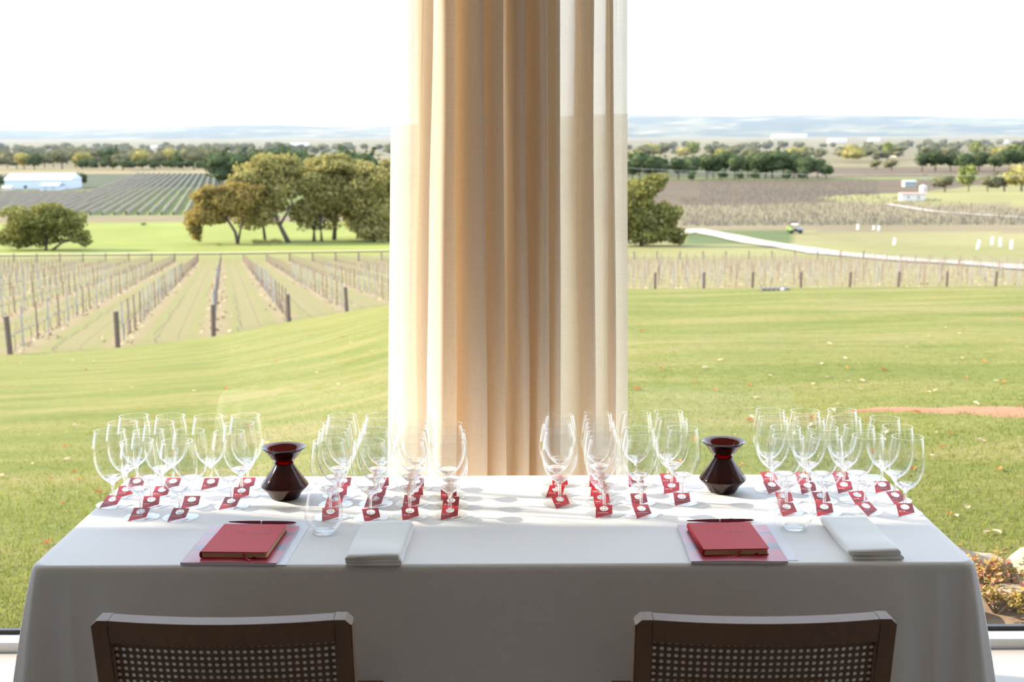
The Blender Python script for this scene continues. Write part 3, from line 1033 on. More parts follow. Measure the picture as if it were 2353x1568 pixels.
# cursive word pressed into the covers, drawn as pen strokes (unit: x-height = 1)
SCRIPT = [
 [(-1.0, .5), (-.8, 1.1), (-.2, 1.5), (.2, 1.2), (-.1, .9)], [(.55, 2.0), (.35, 1.2), (.1, .3), (-.15, -.3), (-.5, -.2)],
 [(-.1, 1.7), (.5, 2.25), (1.3, 2.3), (1.65, 1.85), (1.3, 1.3), (.6, 1.0), (.35, 1.05)],
 [(1.3, .45), (1.75, .7), (1.85, 1.0), (1.6, 1.0), (1.45, .6), (1.55, .15), (1.9, .1), (2.3, .6)],
 [(2.3, .6), (2.45, 1.0), (2.35, .1), (2.7, .85), (2.95, 1.0), (2.95, .5), (2.95, .15), (3.2, .1), (3.55, .6)],
 [(3.55, .6), (4.05, 1.7), (4.2, 2.3), (3.95, 2.2), (3.65, .8), (3.3, -.9), (3.15, -1.1), (3.2, -.6), (3.75, .1), (4.1, .5)],
 [(4.75, 1.0), (4.4, .95), (4.25, .4), (4.5, .08), (4.85, .4), (4.85, .9), (4.7, 1.0), (5.2, .85)],
 [(5.1, .5), (5.65, 1.6), (5.75, 2.3), (5.5, 2.1), (5.4, .8), (5.45, .15), (5.75, .15), (6.1, .6)],
 [(6.75, .9), (6.4, 1.0), (6.1, .5), (6.25, .1), (6.6, .4), (7.25, 2.3), (6.8, .7), (6.9, .1), (7.2, .3)],
 [(7.2, .3), (7.75, 1.1), (7.7, .8), (7.95, .4), (7.7, .05), (7.35, .2)], [(3.6, -.35), (5.0, -.2), (6.2, -.15), (7.4, -.1)],
]
def script_mesh(width):
    k = width / 9.0
    parts = []
    for st in SCRIPT:
        P = smooth_profile(st, 4)
        pts = [((x - 3.4 + y * 0.18) * k, (y - 0.6) * k * 1.15, 0) for x, y in P]
        parts.append(tube(pts, 0.00036, 6))
    V, F = merge(parts)
    return mesh('debossed_word', [(x, y, z * 0.25) for x, y, z in V], F, True)

def place_setting(side, bk, nb, pen, sheet):
    zb = TZ + 0.0012
    # loose white sheet under the booklet
    c, a, wd, dp = quad_frame(*sheet, zb)
    v, f = rounded_slab(wd, dp, 0, 0.0008, 0.0006)
    s = obj('paper_sheet', mesh('paper_sheet', v, f), MT['paper'], None, (c.x, c.y, TZ + 0.0003), (0, 0, a))
    tag(s, 'white paper sheet lying under the pink booklet on the %s' % side, 'paper')
    # booklet with a gently bowed cover
    c, a, wd, dp = quad_frame(*bk, TZ + 0.008)
    r = empty('booklet', (c.x, c.y, TZ + 0.0013), a)
    nx, ny = 16, 6
    def slab(z0, z1, grow=0.0):
        V, F = [], []
        def bow(x, y): return 0.0022 * math.exp(-((x + 0.01) / (wd * 0.2)) ** 2) * max(0, 0.3 - y / dp)
        for lay in (0, 1):
            for j in range(ny + 1):
                for i in range(nx + 1):
                    x = (i / nx - 0.5) * (wd + grow); y = (j / ny - 0.5) * (dp + grow)
                    V.append((x, y, (z1 if lay else z0) + bow(x, y) * (1 if (lay or z0 > 0.001) else 0)))
        m1 = (nx + 1) * (ny + 1)
        for j in range(ny):
            for i in range(nx):
                q = j * (nx + 1) + i
                F.append((q + m1, q + 1 + m1, q + nx + 2 + m1, q + nx + 1 + m1)); F.append((q, q + nx + 1, q + nx + 2, q + 1))
        rim = [i for i in range(nx + 1)] + [(j + 1) * (nx + 1) + nx for j in range(ny)] + [ny * (nx + 1) + nx - 1 - i for i in range(nx)] + [(ny - 1 - j) * (nx + 1) for j in range(ny - 1)]
        for k in range(len(rim)):
            p, q = rim[k], rim[(k + 1) % len(rim)]
            F.append((p, q, q + m1, p + m1))
        return V, F
    obj('page_block', mesh('page_block', *slab(0.0, 0.0058)), MT['paper'], r)
    obj('cover', mesh('cover', *slab(0.0058, 0.0064, 0.0005)), MT['cover'], r)
    t = obj('gold_lettering', text_mesh('COLLECTION', 0.0105), MT['gold'], r, (-wd * 0.10, -dp / 2 + 0.030, 0.0083))
    tag(r, 'glossy pink booklet with grey bands under the red notebook on the %s' % side, 'booklet', 'booklets at the two places')
    # notebook
    zt = TZ + 0.0086
    c2, a2, w2, d2 = quad_frame(*nb, zt + 0.016)
    r2 = empty('notebook', (c2.x, c2.y, zt), a2)
    v, f = rounded_slab(w2, d2, 0.0, 0.0016, 0.006, True); obj('back_cover', mesh('back_cover', v, f), MT['leather'], r2)
    v, f = rounded_slab(w2 - 0.004, d2 - 0.004, 0.0016, 0.0142, 0.006, True); obj('page_block', mesh('page_block', v, f), MT['pages'], r2)
    v, f = rounded_slab(w2, d2, 0.0142, 0.0158, 0.006, True)
    fc = obj('front_cover', mesh('front_cover', v, f), MT['leather'], r2)
    # rounded spine on the left
    V, F = [], []
    for j, y in enumerate((-d2 / 2, d2 / 2)):
        for k in range(9):
            th = math.radians(90 + k * 22.5)
            V.append((-w2 / 2 + 0.0004 + 0.0040 * math.cos(th), y, 0.0079 + 0.0079 * math.sin(th)))
    for k in range(8): F.append((k, k + 1, k + 10, k + 9))
    F += [tuple(range(8, -1, -1)), tuple(range(9, 18))]
    obj('spine', mesh('spine', V, F, True), MT['leather'], r2)
    obj('debossed_word', script_mesh(0.098), MT['deboss'], fc, (0.005 if side == 'left' else 0.0, d2 * 0.16, 0.0159))
    # ribbon ends hanging out at the front edge
    def ribbon(x0, x1, x2):
        wv = 0.0065
        pts = [(x0, -d2 / 2 + 0.01, 0.0100), (x0, -d2 / 2 - 0.001, 0.0098), ((x0 + x1) / 2, -d2 / 2 - 0.009, 0.0035), (x1, -d2 / 2 - 0.013, -0.0015 + 0.0036), (x2, -d2 / 2 - 0.020, 0.0014)]
        V, F = [], []
        for (x, y, z) in pts: V += [(x, y, z), (x + wv, y, z)]
        for k in range(len(pts) - 1): F.append((2 * k, 2 * k + 1, 2 * k + 3, 2 * k + 2))
        return mesh('ribbon', V, F, True)
    if side == 'left': obj('ribbon', ribbon(0.020, 0.034, 0.040), MT['ribbon'], r2)
    else: obj('ribbon', ribbon(0.004, -0.012, -0.030), MT['ribbon'], r2)
    box('ribbon_tab', (0.047, -d2 / 2 - 0.001, 0.0035), (0.008, 0.004, 0.0028), MT['ribbon'], r2)
    tag(r2, 'red leatherette notebook with a pressed script word, on the %s booklet' % side, 'notebook', 'red notebooks at the two places')
    # pen
    p0, p1 = on_z(*pen[0], TZ + 0.006), on_z(*pen[1], TZ + 0.006)
    L = (p1 - p0).length; ang = math.atan2(p1.y - p0.y, p1.x - p0.x); mid = (p0 + p1) / 2
    rp = empty('pen', (mid.x, mid.y, TZ + 0.0058), ang)
    def turned(name, prof, m):
        v, f = lathe(prof, 16)
        v = [(z, x, y) for (x, y, z) in v]
        return obj(name, mesh(name, v, f, True), m, rp)
    h = L / 2
    turned('barrel', [(0.0004, -h), (.0015, -h + .004), (.0030, -h + .03), (.0040, -h + .055), (.0042, -.003)], MT['pen'])
    turned('centre_ring', [(.0043, -.003), (.0045, -.0025), (.0045, -.0005), (.0043, 0)], MT['steel'])
    turned('cap', [(.0043, 0), (.0044, .02), (.0042, h - .03), (.0030, h - .008), (.0012, h - .001), (.0003, h)], MT['pen'])
    box('clip', (0.028, 0, 0.0050), (0.010, 0.0022, 0.0012), MT['steel'], rp)
    tag(rp, 'slim burgundy pen lying behind the %s notebook' % side, 'pen', 'burgundy pens behind the notebooks')

place_setting('left', ((414, 1293), (635, 1294), (485, 1208)), ((461, 1268), (614, 1269.5), (517, 1204)), ((525, 1199.5), (681, 1201.5)), ((470, 1297.5), (657, 1298.5), (523, 1197)))
place_setting('right', ((1588, 1290), (1811, 1290), (1556, 1206)), ((1617, 1263), (1768, 1260.5), (1588, 1202)), ((1577, 1197), (1733, 1195.5)), ((1640, 1288), (1835, 1288), (1596, 1199)))

# ------------------------------------------------------------------ folded napkins
def napkin(fl, fr, bl, label, lean, folds):
    c, a, wd, dp = quad_frame(fl, fr, bl, TZ + 0.012)
    r = empty('napkin', (c.x, c.y, TZ + 0.0006), a)
    # side-on section of the folded cloth (front edge view: x across, z up) with rolled front folds, swept back
    def layer(z0, z1, xa, xb, yfront, yback, skew):
        nx, ny = 18, 14
        V, F = [], []
        prof = []
        hh = (z1 - z0) / 2
        for k in range(nx + 1): prof.append((xa + (xb - xa) * k / nx, z1))
        for k in range(1, 6):
            th = PI / 2 - PI * k / 6
            prof.append((xb + hh * math.cos(th), (z0 + z1) / 2 + hh * math.sin(th)))
        for k in range(nx + 1): prof.append((xb + (xa - xb) * k / nx, z0))
        for k in range(1, 6):
            th = -PI / 2 - PI * k / 6
            prof.append((xa + hh * math.cos(th), (z0 + z1) / 2 + hh * math.sin(th)))
        m = len(prof)
        for j in range(ny + 1):
            t = j / ny
            y = yfront + (yback - yfront) * t
            puff = (0.35 + 0.65 * min(1, 5 * t)) * (1.0 - 0.10 * t)
            for (x, z) in prof:
                zz = z * (0.92 + 0.08 * puff)
                if z > (z0 + z1) / 2:
                    zz += 0.0016 * math.sin(t * 5.5 + x * 16 + lean) * (z / 0.025) + 0.0013 * math.sin(t * 11 + x * 9)
                V.append((x + skew * t * 0.010 + 0.0014 * math.sin(t * 9 + z * 300), y + 0.0012 * math.sin(x * 50), max(0.0, zz)))
        for j in range(ny):
            for k in range(m):
                k2 = (k + 1) % m
                F.append((j * m + k, j * m + k2, (j + 1) * m + k2, (j + 1) * m + k))
        F.append(tuple(range(m - 1, -1, -1))); F.append(tuple(ny * m + k for k in range(m)))
        return mesh('fold', V, F, True)
    w2, d2 = wd / 2 - 0.004, dp / 2
    for (z0, z1, xa, xb, yo) in folds:
        obj('fold', layer(z0, z1, -w2 + xa, w2 + xb, -d2 + yo, d2 - yo * 0.4, lean), MT['napkin'], r)
    return tag(r, label, 'napkin', 'folded white napkins')
napkin((792, 1292), (921, 1292), (817, 1207), 'folded white cloth napkin right of the left booklet', 0.6,
       [(0.0, 0.0075, 0.0, 0.0, 0.0), (0.0073, 0.0150, 0.001, 0.001, 0.001), (0.0148, 0.0245, 0.002, -0.006, 0.002)])
napkin((1954, 1277), (2072, 1277), (1906, 1193), 'folded white cloth napkin at the right end of the table', -0.8,
       [(0.0, 0.0095, 0.003, 0.004, 0.0), (0.0093, 0.0225, 0.0, -0.003, 0.001)])

# ------------------------------------------------------------------ chairs
def make_chair(loc, label):
    """origin on the floor under the middle of the top rail, seat toward +y"""
    r = empty('dining_chair', loc)
    W, H, HS = 0.485, 0.852, 0.475
    bow = 0.030
    lean = 0.075                     # back leans toward the viewer at the top
    def back_y(x, z):
        t = (z - HS) / (H - HS)
        return 0.075 - lean * t - bow * (1 - (2 * x / W) ** 2) * min(1, max(0, t + 0.1))
    def rail(z0, z1, th, name):
        n = 16
        V, F = [], []
        for i in range(n + 1):
            x = (i / n - 0.5) * (W - 0.066)
            for (z, dy) in ((z0, 0), (z1, 0), (z1, th), (z0, th)):
                zz = z
                V.append((x, back_y(x, zz) + dy, zz))
        for i in range(n):
            for k in range(4):
                k2 = (k + 1) % 4
                F.append((i * 4 + k, i * 4 + k2, (i + 1) * 4 + k2, (i + 1) * 4 + k))
        F += [(3, 2, 1, 0), tuple(n * 4 + k for k in range(4))]
        me = mesh(name, V, F)
        bm = bmesh.new(); bm.from_mesh(me)
        return obj(name, bm_mesh(name, bm), MT['chair'], r)
    rail(H - 0.047, H, 0.038, 'top_rail')
    rail(HS + 0.03, HS + 0.068, 0.030, 'lower_rail')
    # side posts run down as the rear legs
    for s in (-1, 1):
        V, F = [], []
        zs = [H, H - 0.012, H - 0.20, HS, HS - 0.1, 0.0]
        for z in zs:
            y = back_y(s * (W / 2 - 0.034), max(z, HS)) - (0.10 * ((HS - z) / HS) ** 1.5 if z < HS else 0)
            x1, x0 = s * W / 2, s * (W / 2 - 0.034)
            if z == H: x1 = s * (W / 2 - 0.012)
            k = 1.0 if z >= HS else 1 - 0.25 * (HS - z) / HS
            for (x, dy) in ((x0, 0), (x1, 0), (x1, 0.042 * k), (x0, 0.042 * k)): V.append((x, y + dy, z))
        for i in range(len(zs) - 1):
            for k in range(4):
                k2 = (k + 1) % 4
                F.append((i * 4 + k, i * 4 + k2, (i + 1) * 4 + k2, (i + 1) * 4 + k))
        F += [(0, 1, 2, 3), tuple((len(zs) - 1) * 4 + 3 - k for k in range(4))]
        me = mesh('back_post', V, F)
        bm = bmesh.new(); bm.from_mesh(me)
        bmesh.ops.recalc_face_normals(bm, faces=bm.faces)
        bmesh.ops.bevel(bm, geom=[e for e in bm.edges if e.calc_length() > 0.05 and len(e.link_faces) == 2 and e.calc_face_angle(0) > 0.8], offset=0.003, segments=2, affect='EDGES')
        obj('back_post', bm_mesh('back_post', bm), MT['chair'], r)
    # cane webbing: pitch-spaced octagonal holes with crossing strands between
    pitch = 0.01335
    z0, z1 = HS + 0.066, H - 0.045
    xw = W / 2 - 0.032
    nx, nz = int(2 * xw / pitch), int((z1 - z0) / pitch)
    px_, pz_ = 2 * xw / nx, (z1 - z0) / nz
    V, F = [], []
    for j in range(nz):
        for i in range(nx):
            cx_, cz_ = -xw + (i + 0.5) * px_, z0 + (j + 0.5) * pz_
            o = len(V)
            rr = 0.0041
            for k in range(8):
                a = PI / 8 + k * PI / 4
                V.append((cx_ + rr * math.cos(a), 0, cz_ + rr * math.sin(a)))
            hx, hz2 = px_ / 2, pz_ / 2
            oc = [(hx, .41 * hz2), (.41 * hx, hz2), (-.41 * hx, hz2), (-hx, .41 * hz2), (-hx, -.41 * hz2), (-.41 * hx, -hz2), (.41 * hx, -hz2), (hx, -.41 * hz2)]
            for (dx, dz) in oc: V.append((cx_ + dx, 0, cz_ + dz))
            for k in range(8):
                k2 = (k + 1) % 8
                F.append((o + k, o + 8 + k, o + 8 + k2, o + k2))
            # corner lozenge with a pin hole: four slim triangles
            for (sx_, sz_, a, b) in ((1, 1, 0, 1), (-1, 1, 2, 3), (-1, -1, 4, 5), (1, -1, 6, 7)):
                q = len(V)
                V.append((cx_ + sx_ * hx, 0, cz_ + sz_ * hz2))
                F.append((o + 8 + a, q, o + 8 + b))
    V = [(x, back_y(x, z) + 0.016, z) for x, y, z in V]
    me = mesh('cane_panel', V, F)
    cp = obj('cane_panel', me, MT['cane'], r)
    so = cp.modifiers.new('thickness', 'SOLIDIFY'); so.thickness = 0.0016
    # seat: wooden frame with a woven seat
    SY0, SY1 = 0.06, 0.535
    bm = bmesh.new()
    add_box(bm, 0, SY0 + 0.02, HS, W - 0.07, 0.04, 0.05, bevel=0.004); add_box(bm, 0, SY1 - 0.02, HS, W + 0.01, 0.04, 0.05, bevel=0.004)
    add_box(bm, -W / 2 + 0.02, (SY0 + SY1) / 2, HS, 0.04, SY1 - SY0 - 0.06, 0.05, bevel=0.004); add_box(bm, W / 2 - 0.02, (SY0 + SY1) / 2, HS, 0.04, SY1 - SY0 - 0.06, 0.05, bevel=0.004)
    obj('seat_frame', bm_mesh('seat_frame', bm), MT['chair'], r)
    bm = bmesh.new()
    n = 34
    for k in range(n):
        x = -W / 2 + 0.04 + (k + 0.5) * (W - 0.08) / n
        add_box(bm, x, (SY0 + SY1) / 2, HS + 0.018 + (0.002 if k % 2 else 0), (W - 0.08) / n * 0.9, SY1 - SY0 - 0.07, 0.006)
    obj('woven_seat', bm_mesh('woven_seat', bm), MT['cane'], r)
    for s in (-1, 1):
        V, F = tube([(s * (W / 2 - 0.02), SY1 - 0.022, HS - 0.02), (s * (W / 2 - 0.02), SY1 - 0.022, 0.0)], [0.019, 0.013], 10)
        obj('front_leg', mesh('front_leg', V, F, True), MT['chair'], r)
    return tag(r, label, 'chair', 'dark wooden cane back chairs')
CZ = 0.852
pl = on_z(503, 1432, CZ); pr = on_z(1765, 1430, CZ)
make_chair((pl.x, pl.y + 0.02, 0), 'dark wooden cane-back dining chair at the left place')
make_chair((pr.x, pr.y + 0.02, 0), 'dark wooden cane-back dining chair at the right place')

# ------------------------------------------------------------------ vineyard rows
def post_mesh(rad, h, seg=6):
    V, F = lathe([(0.001, 0), (rad, 0), (rad, h * 0.99), (rad * 0.8, h), (0.001, h)], seg)
    return mesh('post', V, F)
P_END, P_STEEL, P_WOOD = post_mesh(0.10, 1.35, 8), post_mesh(0.028, 1.55), post_mesh(0.04, 1.5)
for m_, k in ((P_END, 'post'), (P_STEEL, 'stake'), (P_WOOD, 'stake2')): m_.materials.append(MT[k])
rv = random.Random(21)
FARY = 196.0
def track_y(px): return float(np.interp(px, [1585] + [t[0] for t in TRK[1:]], [300] + [t[1] for t in TRK[1:]], left=400))
def row_x(i, Y): return ROW_X0 + i * ROW_S - ROW_T * Y
def foot_y(X, Y):
    px = CX + X / (Y * _f.y + 7 * 0.158) * FPX
    return float(np.interp(px, [c[0] for c in FOOTY], [c[1] + 0.3 for c in FOOTY]))
for i in range(-15, 38):
    # nearest visible end of this row
    Ys = 60.0
    for _ in range(6): Ys = foot_y(row_x(i, Ys), Ys)
    if i < 0: lab = 'bare vine row, %s to the left of the row running straight away' % ordinal(-i)
    elif i == 0: lab = 'bare vine row running straight away from the window, left of the curtain'
    else: lab = 'bare vine row, %s to the right of the row running straight away' % ordinal(i)
    # keep only the stretch that the picture or a step aside can see
    Ya, Yb = Ys, FARY
    while Yb > 80 and Yb > track_y(CX + row_x(i, Yb) / (Yb * _f.y + 3.0) * FPX) - 9: Yb -= 2.0
    def inview(Y): return abs(row_x(i, Y) / Y) < 0.45
    while Ya < Yb and not inview(Ya): Ya += 3.0
    while Yb > Ya and not inview(Yb): Yb -= 3.0
    if Yb - Ya < 8: continue
    xa = row_x(i, Ya)
    root = empty('vine_row', (xa, Ya, ground(xa, Ya)))
    tag(root, lab, 'vine row', 'bare vine rows on the slope below the lawn')
    def loc(Y, dz=0.0, dx=0.0):
        X = row_x(i, Y)
        return Vector((X - xa + dx, Y - Ya, ground(X, Y) - ground(xa, Ya) + dz))
    if Ya == Ys:
        e = obj('end_post', P_END, None, root, loc(Ya, -0.05)); e.rotation_euler = (0.05, rv.uniform(-.05, .05), 0)
    e = obj('end_post', P_END, None, root, loc(Yb, -0.05))
    Y = Ya + 3.0; far = []
    while Y < Yb - 1.5:
        steel = rv.random() < 0.6
        me_ = P_STEEL if steel else P_WOOD
        l = loc(Y, -0.03); rot = (rv.uniform(-.03, .03), rv.uniform(-.04, .04), 0)
        if Y < 125:
            obj('post', me_, None, root, l, rot)
        else:
            far.append(tube([l, l + Vector((0, 0, 1.25))], 0.04, 4))
        Y += 3.4 + rv.uniform(-.2, .2)
    if far:
        fo = obj('far_posts', mesh('far_posts', *merge(far)), MT['stake2'], root); fo['kind'] = 'stuff'
    Ys_ = np.linspace(Ya, Yb, 14)
    wires = [tube([loc(float(y), hgt) for y in Ys_], 0.008, 3) for hgt in (0.62, 1.05)]
    obj('wire', mesh('wire', *merge(wires)), MT['wire'], root)
    # dormant vines: trunks with a low twisted cordon
    vp = []
    Y = Ya + 1.0
    while Y < Yb - 1:
        b_ = loc(Y); hh = rv.uniform(.5, .66)
        vp.append(tube([b_, b_ + Vector((rv.uniform(-.06, .06), rv.uniform(-.05, .05), hh * .5)), b_ + Vector((rv.uniform(-.04, .04), 0, hh))], 0.022, 3, False))
        if Y < 90:
            for s in (-1, 1):
                t = b_ + Vector((0, 0, hh))
                vp.append(tube([t, loc(Y + s * .5, hh + rv.uniform(-.03, .04)), loc(Y + s * .95, hh + rv.uniform(-.05, .06))], 0.015, 3, False))
            for q in range(4):
                t = loc(Y + rv.uniform(-.9, .9), hh)
                vp.append(tube([t, t + Vector((rv.uniform(-.15, .15), rv.uniform(-.1, .1), rv.uniform(.15, .4)))], 0.006, 3, False))
        Y += 2.0
    vo = obj('vines', mesh('vines', *merge(vp)), MT['vine'], root); vo['kind'] = 'stuff'

# far vineyard blocks, rows too far to single out
def vine_block(name, label, y0, y1, inside, step_rows, seed):
    rr = random.Random(seed)
    parts = []
    for i in range(-90, 180, step_rows):
        Y = y0
        seg = []
        while Y <= y1:
            X = row_x(i, Y)
            px = CX + X / (Y * _f.y + 24 * .158) * FPX
            if inside(px, Y): seg.append((X, Y))
            elif len(seg) > 1:
                break
            Y += 12
        if len(seg) > 1:
            V, F = [], []
            for (X, Y) in seg:
                z = ground(X, Y); h = rr.uniform(.9, 1.25)
                V += [(X - .26, Y, z), (X - .10, Y, z + h), (X + .10, Y, z + h), (X + .26, Y, z)]
            for k in range(len(seg) - 1):
                for q in range(3): F.append((4 * k + q, 4 * k + q + 1, 4 * k + q + 5, 4 * k + q + 4))
            parts.append((V, F))
    o = obj(name, mesh(name, *merge(parts)), MT['far_vine'])
    return tag(o, label, 'vines', kind='stuff')
vine_block('distant_vines', 'striped rows of far vines beyond the bright green paddock', 382, 900, lambda px, Y: -300 < px < 560 and not (px < 215 and 585 < Y < 690), 1, 3)
def far_twigs():
    rr = np.random.default_rng(15)
    V = []
    for _ in range(9000):
        Y = 318 + 400 * rr.random() ** 1.4
        px = 1565 + rr.random() * 850
        if px > 2020 + max(0, (440 - Y) * 5) or (px < 1610 and Y > 480): continue
        k = (Y * _f.y + 3.5) / FPX
        x = (px - CX) * k; y = round(Y / 3.0) * 3.0 + rr.normal() * 0.25
        z = ground(x, y); h = 0.6 + 0.7 * rr.random(); w_ = 0.05 + 0.10 * rr.random()
        V += [(x - w_, y, z), (x + w_, y, z), (x + rr.normal() * .3, y, z + h)]
    o = obj('distant_vines', np_mesh('distant_vines', np.array(V), np.arange(len(V)).reshape(-1, 3)), MT['far_vine'])
    tag(o, 'brown leafless far vines on the slope beyond the farm vehicle', 'vines', kind='stuff')
far_twigs()

# straw stalks in the near vineyard: tufts under the vines
def tufts():
    rr = np.random.default_rng(5)
    V = []
    n = 9000
    Y = 42 + rr.random(n) ** 1.3 * 130
    i = rr.integers(-14, 34, n)
    for k in range(n):
        y = float(Y[k]); x = row_x(int(i[k]), y) + rr.normal() * 0.35
        if abs(x / y) > 0.42 or y < foot_y(x, y) + 0.5: continue
        z = ground(x, y); h = 0.05 + 0.12 * rr.random(); a = rr.random() * 6.28; w_ = 0.05 + 0.08 * rr.random()
        dx, dy = math.cos(a) * w_, math.sin(a) * w_
        V += [(x - dx, y - dy, z - .02), (x + dx, y + dy, z - .02), (x + rr.normal() * .1, y + rr.normal() * .1, z + h)]
    F = np.arange(len(V)).reshape(-1, 3)
    o = obj('straw', np_mesh('straw', np.array(V), F), MT['straw'], VGROUND)
    tag(o, kind='stuff')
tufts()

# ------------------------------------------------------------------ lawn detail
def blades():
    rr = np.random.default_rng(9)
    n = 150000
    t = rr.random(n) ** 2.4
    Y = 4.5 + 9.5 * t
    U = (rr.random(n) * 2 - 1) * 0.44
    X = U * Y
    keep = ~((X > 1.42) & (Y < 5.0))
    X, Y = X[keep], Y[keep]
    # heights from a coarse lookup of the lawn
    gy = np.linspace(4.4, 17.5, 60); gu = np.linspace(-.46, .46, 60)
    Z = np.array([[lawn_z(u * y, y) for u in gu] for y in gy])
    fi = (Y - gy[0]) / (gy[1] - gy[0]); fj = (X / Y - gu[0]) / (gu[1] - gu[0])
    i0 = np.clip(fi.astype(int), 0, 58); j0 = np.clip(fj.astype(int), 0, 58); a = fi - i0; b = fj - j0
    z = Z[i0, j0] * (1 - a) * (1 - b) + Z[i0 + 1, j0] * a * (1 - b) + Z[i0, j0 + 1] * (1 - a) * b + Z[i0 + 1, j0 + 1] * a * b
    m = len(X)
    th = rr.random(m) * 6.283
    wd = (0.0014 + 0.0016 * rr.random(m)) * (1 + Y / 10)
    h = (0.011 + 0.020 * rr.random(m)) * np.clip(1.35 - (Y - 4.5) / 9.0, 0.35, 1.0)
    dx, dy = np.cos(th) * wd, np.sin(th) * wd
    lx, ly = rr.normal(size=m) * 0.014, rr.normal(size=m) * 0.014
    V = np.empty((m, 3, 3), dtype=np.float32)
    V[:, 0] = np.stack([X - dx, Y - dy, z - .006], 1); V[:, 1] = np.stack([X + dx, Y + dy, z - .006], 1); V[:, 2] = np.stack([X + lx, Y + ly, z + h], 1)
    o = obj('grass', np_mesh('grass', V.reshape(-1, 3), np.arange(m * 3).reshape(-1, 3)), MT['blade'])
    tag(o, 'short mown green grass blades on the near lawn', 'grass', kind='stuff')
blades()

def leaf_mesh(curl):
    V = [(-.5, 0, .02), (-.2, .26, .1 * curl), (.2, .24, .16 * curl), (.5, 0, .05), (.2, -.22, .2 * curl), (-.2, -.25, .08 * curl), (0, 0, .0)]
    F = [(0, 6, 1), (1, 6, 2), (2, 6, 3), (3, 6, 4), (4, 6, 5), (5, 6, 0)]
    return mesh('fallen_leaf', V, F)
LT, LR = leaf_mesh(1.2), leaf_mesh(1.6)
LT.materials.append(MT['leaf_tan']); LR.materials.append(MT['leaf_rust'])
rl = random.Random(31)
nleaf = 0
KNOWN = [(1690, 1005), (2150, 1000), (1770, 868), (1868, 888), (1865, 1000), (2290, 1230), (1950, 880), (1885, 840), (2205, 770), (2170, 755), (1980, 880), (2290, 880), (1620, 850)]
while nleaf < 170:
    if nleaf < len(KNOWN): px, py = KNOWN[nleaf]
    else:
        px = rl.choice([rl.uniform(0, 900), rl.uniform(1420, 2353)]); py = rl.uniform(690, 1300)
    # march the ray to the lawn
    d = ray(px, py); t = 4.6; hit = None
    while t < 42:
        q = EYE + d * (t / d.y)
        if q.z <= lawn_z(q.x, q.y): hit = q; break
        t += 0.05
    nleaf += 1
    if hit is None or hit.y > crest(min(max(px, -700), 3000)).y - 1: continue
    tan = rl.random() < 0.55 or nleaf < 12
    s = rl.uniform(.03, .06) * (1 + hit.y * 0.024)
    lf = obj('fallen_leaf', LT if tan else LR, None, None, (hit.x, hit.y, lawn_z(hit.x, hit.y) + 0.012), (rl.uniform(-.2, .2), rl.uniform(-.2, .2), rl.uniform(0, 6.28)))
    lf.scale = (s, s, s)
    if tan: tag(lf, 'pale tan fallen leaf lying on the green lawn', 'leaf', 'pale fallen leaves on the lawn')
    else: tag(lf, 'rust brown fallen leaf lying on the green lawn', 'leaf', 'rusty fallen leaves on the lawn')

# bare earth strip on the right of the lawn
def march(px, py):
    d = ray(px, py); t = 4.5
    while t < 60:
        q = EYE + d * (t / d.y)
        if q.z <= lawn_z(q.x, q.y): return q
        t += 0.03
    return q
top = [(1955, 945), (2010, 938), (2080, 935), (2160, 936), (2230, 931), (2300, 931), (2420, 934), (2600, 938)]
bot = [(1955, 947), (2010, 949), (2080, 950), (2160, 952), (2230, 956), (2300, 962), (2420, 966), (2600, 968)]
V, F = [], []
for (a, b) in zip(top, bot):
    qa, qb = march(*a), march(*b)
    for k in range(4):
        q = qb + (qa - qb) * (k / 3) + Vector((0, 0.10 * fbm(qa.x, k, 2.3, 5), 0))
        V.append((q.x, q.y, lawn_z(q.x, q.y) + (0.010 if 0 < k < 3 else -0.004)))
for i in range(len(top) - 1):
    for k in range(3): F.append((i * 4 + k, (i + 1) * 4 + k, (i + 1) * 4 + k + 1, i * 4 + k + 1))
struct(obj('dirt_path', mesh('dirt_path', V, F, True), MT['soil']))

# low drain grate on the lawn edge
q = march(1780, 667)
r = empty('drain_grate', (q.x, q.y, lawn_z(q.x, q.y)))
box('frame', (0, 0, 0.012), (0.50, 0.30, 0.02), MT['post'], r)
for k in range(6): box('bar', (-0.2 + k * 0.08, -0.0, 0.03), (0.03, 0.26, 0.015), MT['black'], r)
box('marker', (0.1, -0.16, 0.03), (0.05, 0.03, 0.05), MT['guard'], r)
tag(r, 'low dark drain grate with a white marker at the far lawn edge', 'grate')

# ------------------------------------------------------------------ garden bed outside, bottom right
V, F = [], []
for i in range(12):
    for j in range(5):
        x, y = 1.42 + i * 0.19, 4.46 + j * 0.14
        V.append((x, y, -0.02 + 0.03 * fbm(x, y, 3, 1) + 0.03 * math.sin(j / 4 * PI)))
for i in range(11):
    for j in range(4): F.append((i * 5 + j, (i + 1) * 5 + j, (i + 1) * 5 + j + 1, i * 5 + j + 1))
struct(obj('garden_bed', mesh('garden_bed', V, F, True), simple('bed_mulch', (0.20, 0.14, 0.09), 0.95, 0.4, 30)))
def rock_mesh(seed):
    bm = bmesh.new()
    bmesh.ops.create_icosphere(bm, subdivisions=2, radius=1.0)
    for v in bm.verts:
        n_ = noise.noise(v.co * 1.3 + Vector((seed, 0, 0))); v.co *= 1 + 0.35 * n_
        v.co.z = max(v.co.z * 0.75, -0.45)
    return bm_mesh('rock', bm)
RK = [rock_mesh(s) for s in (1, 5, 9)]
for m_ in RK: m_.materials.append(MT['rock'])
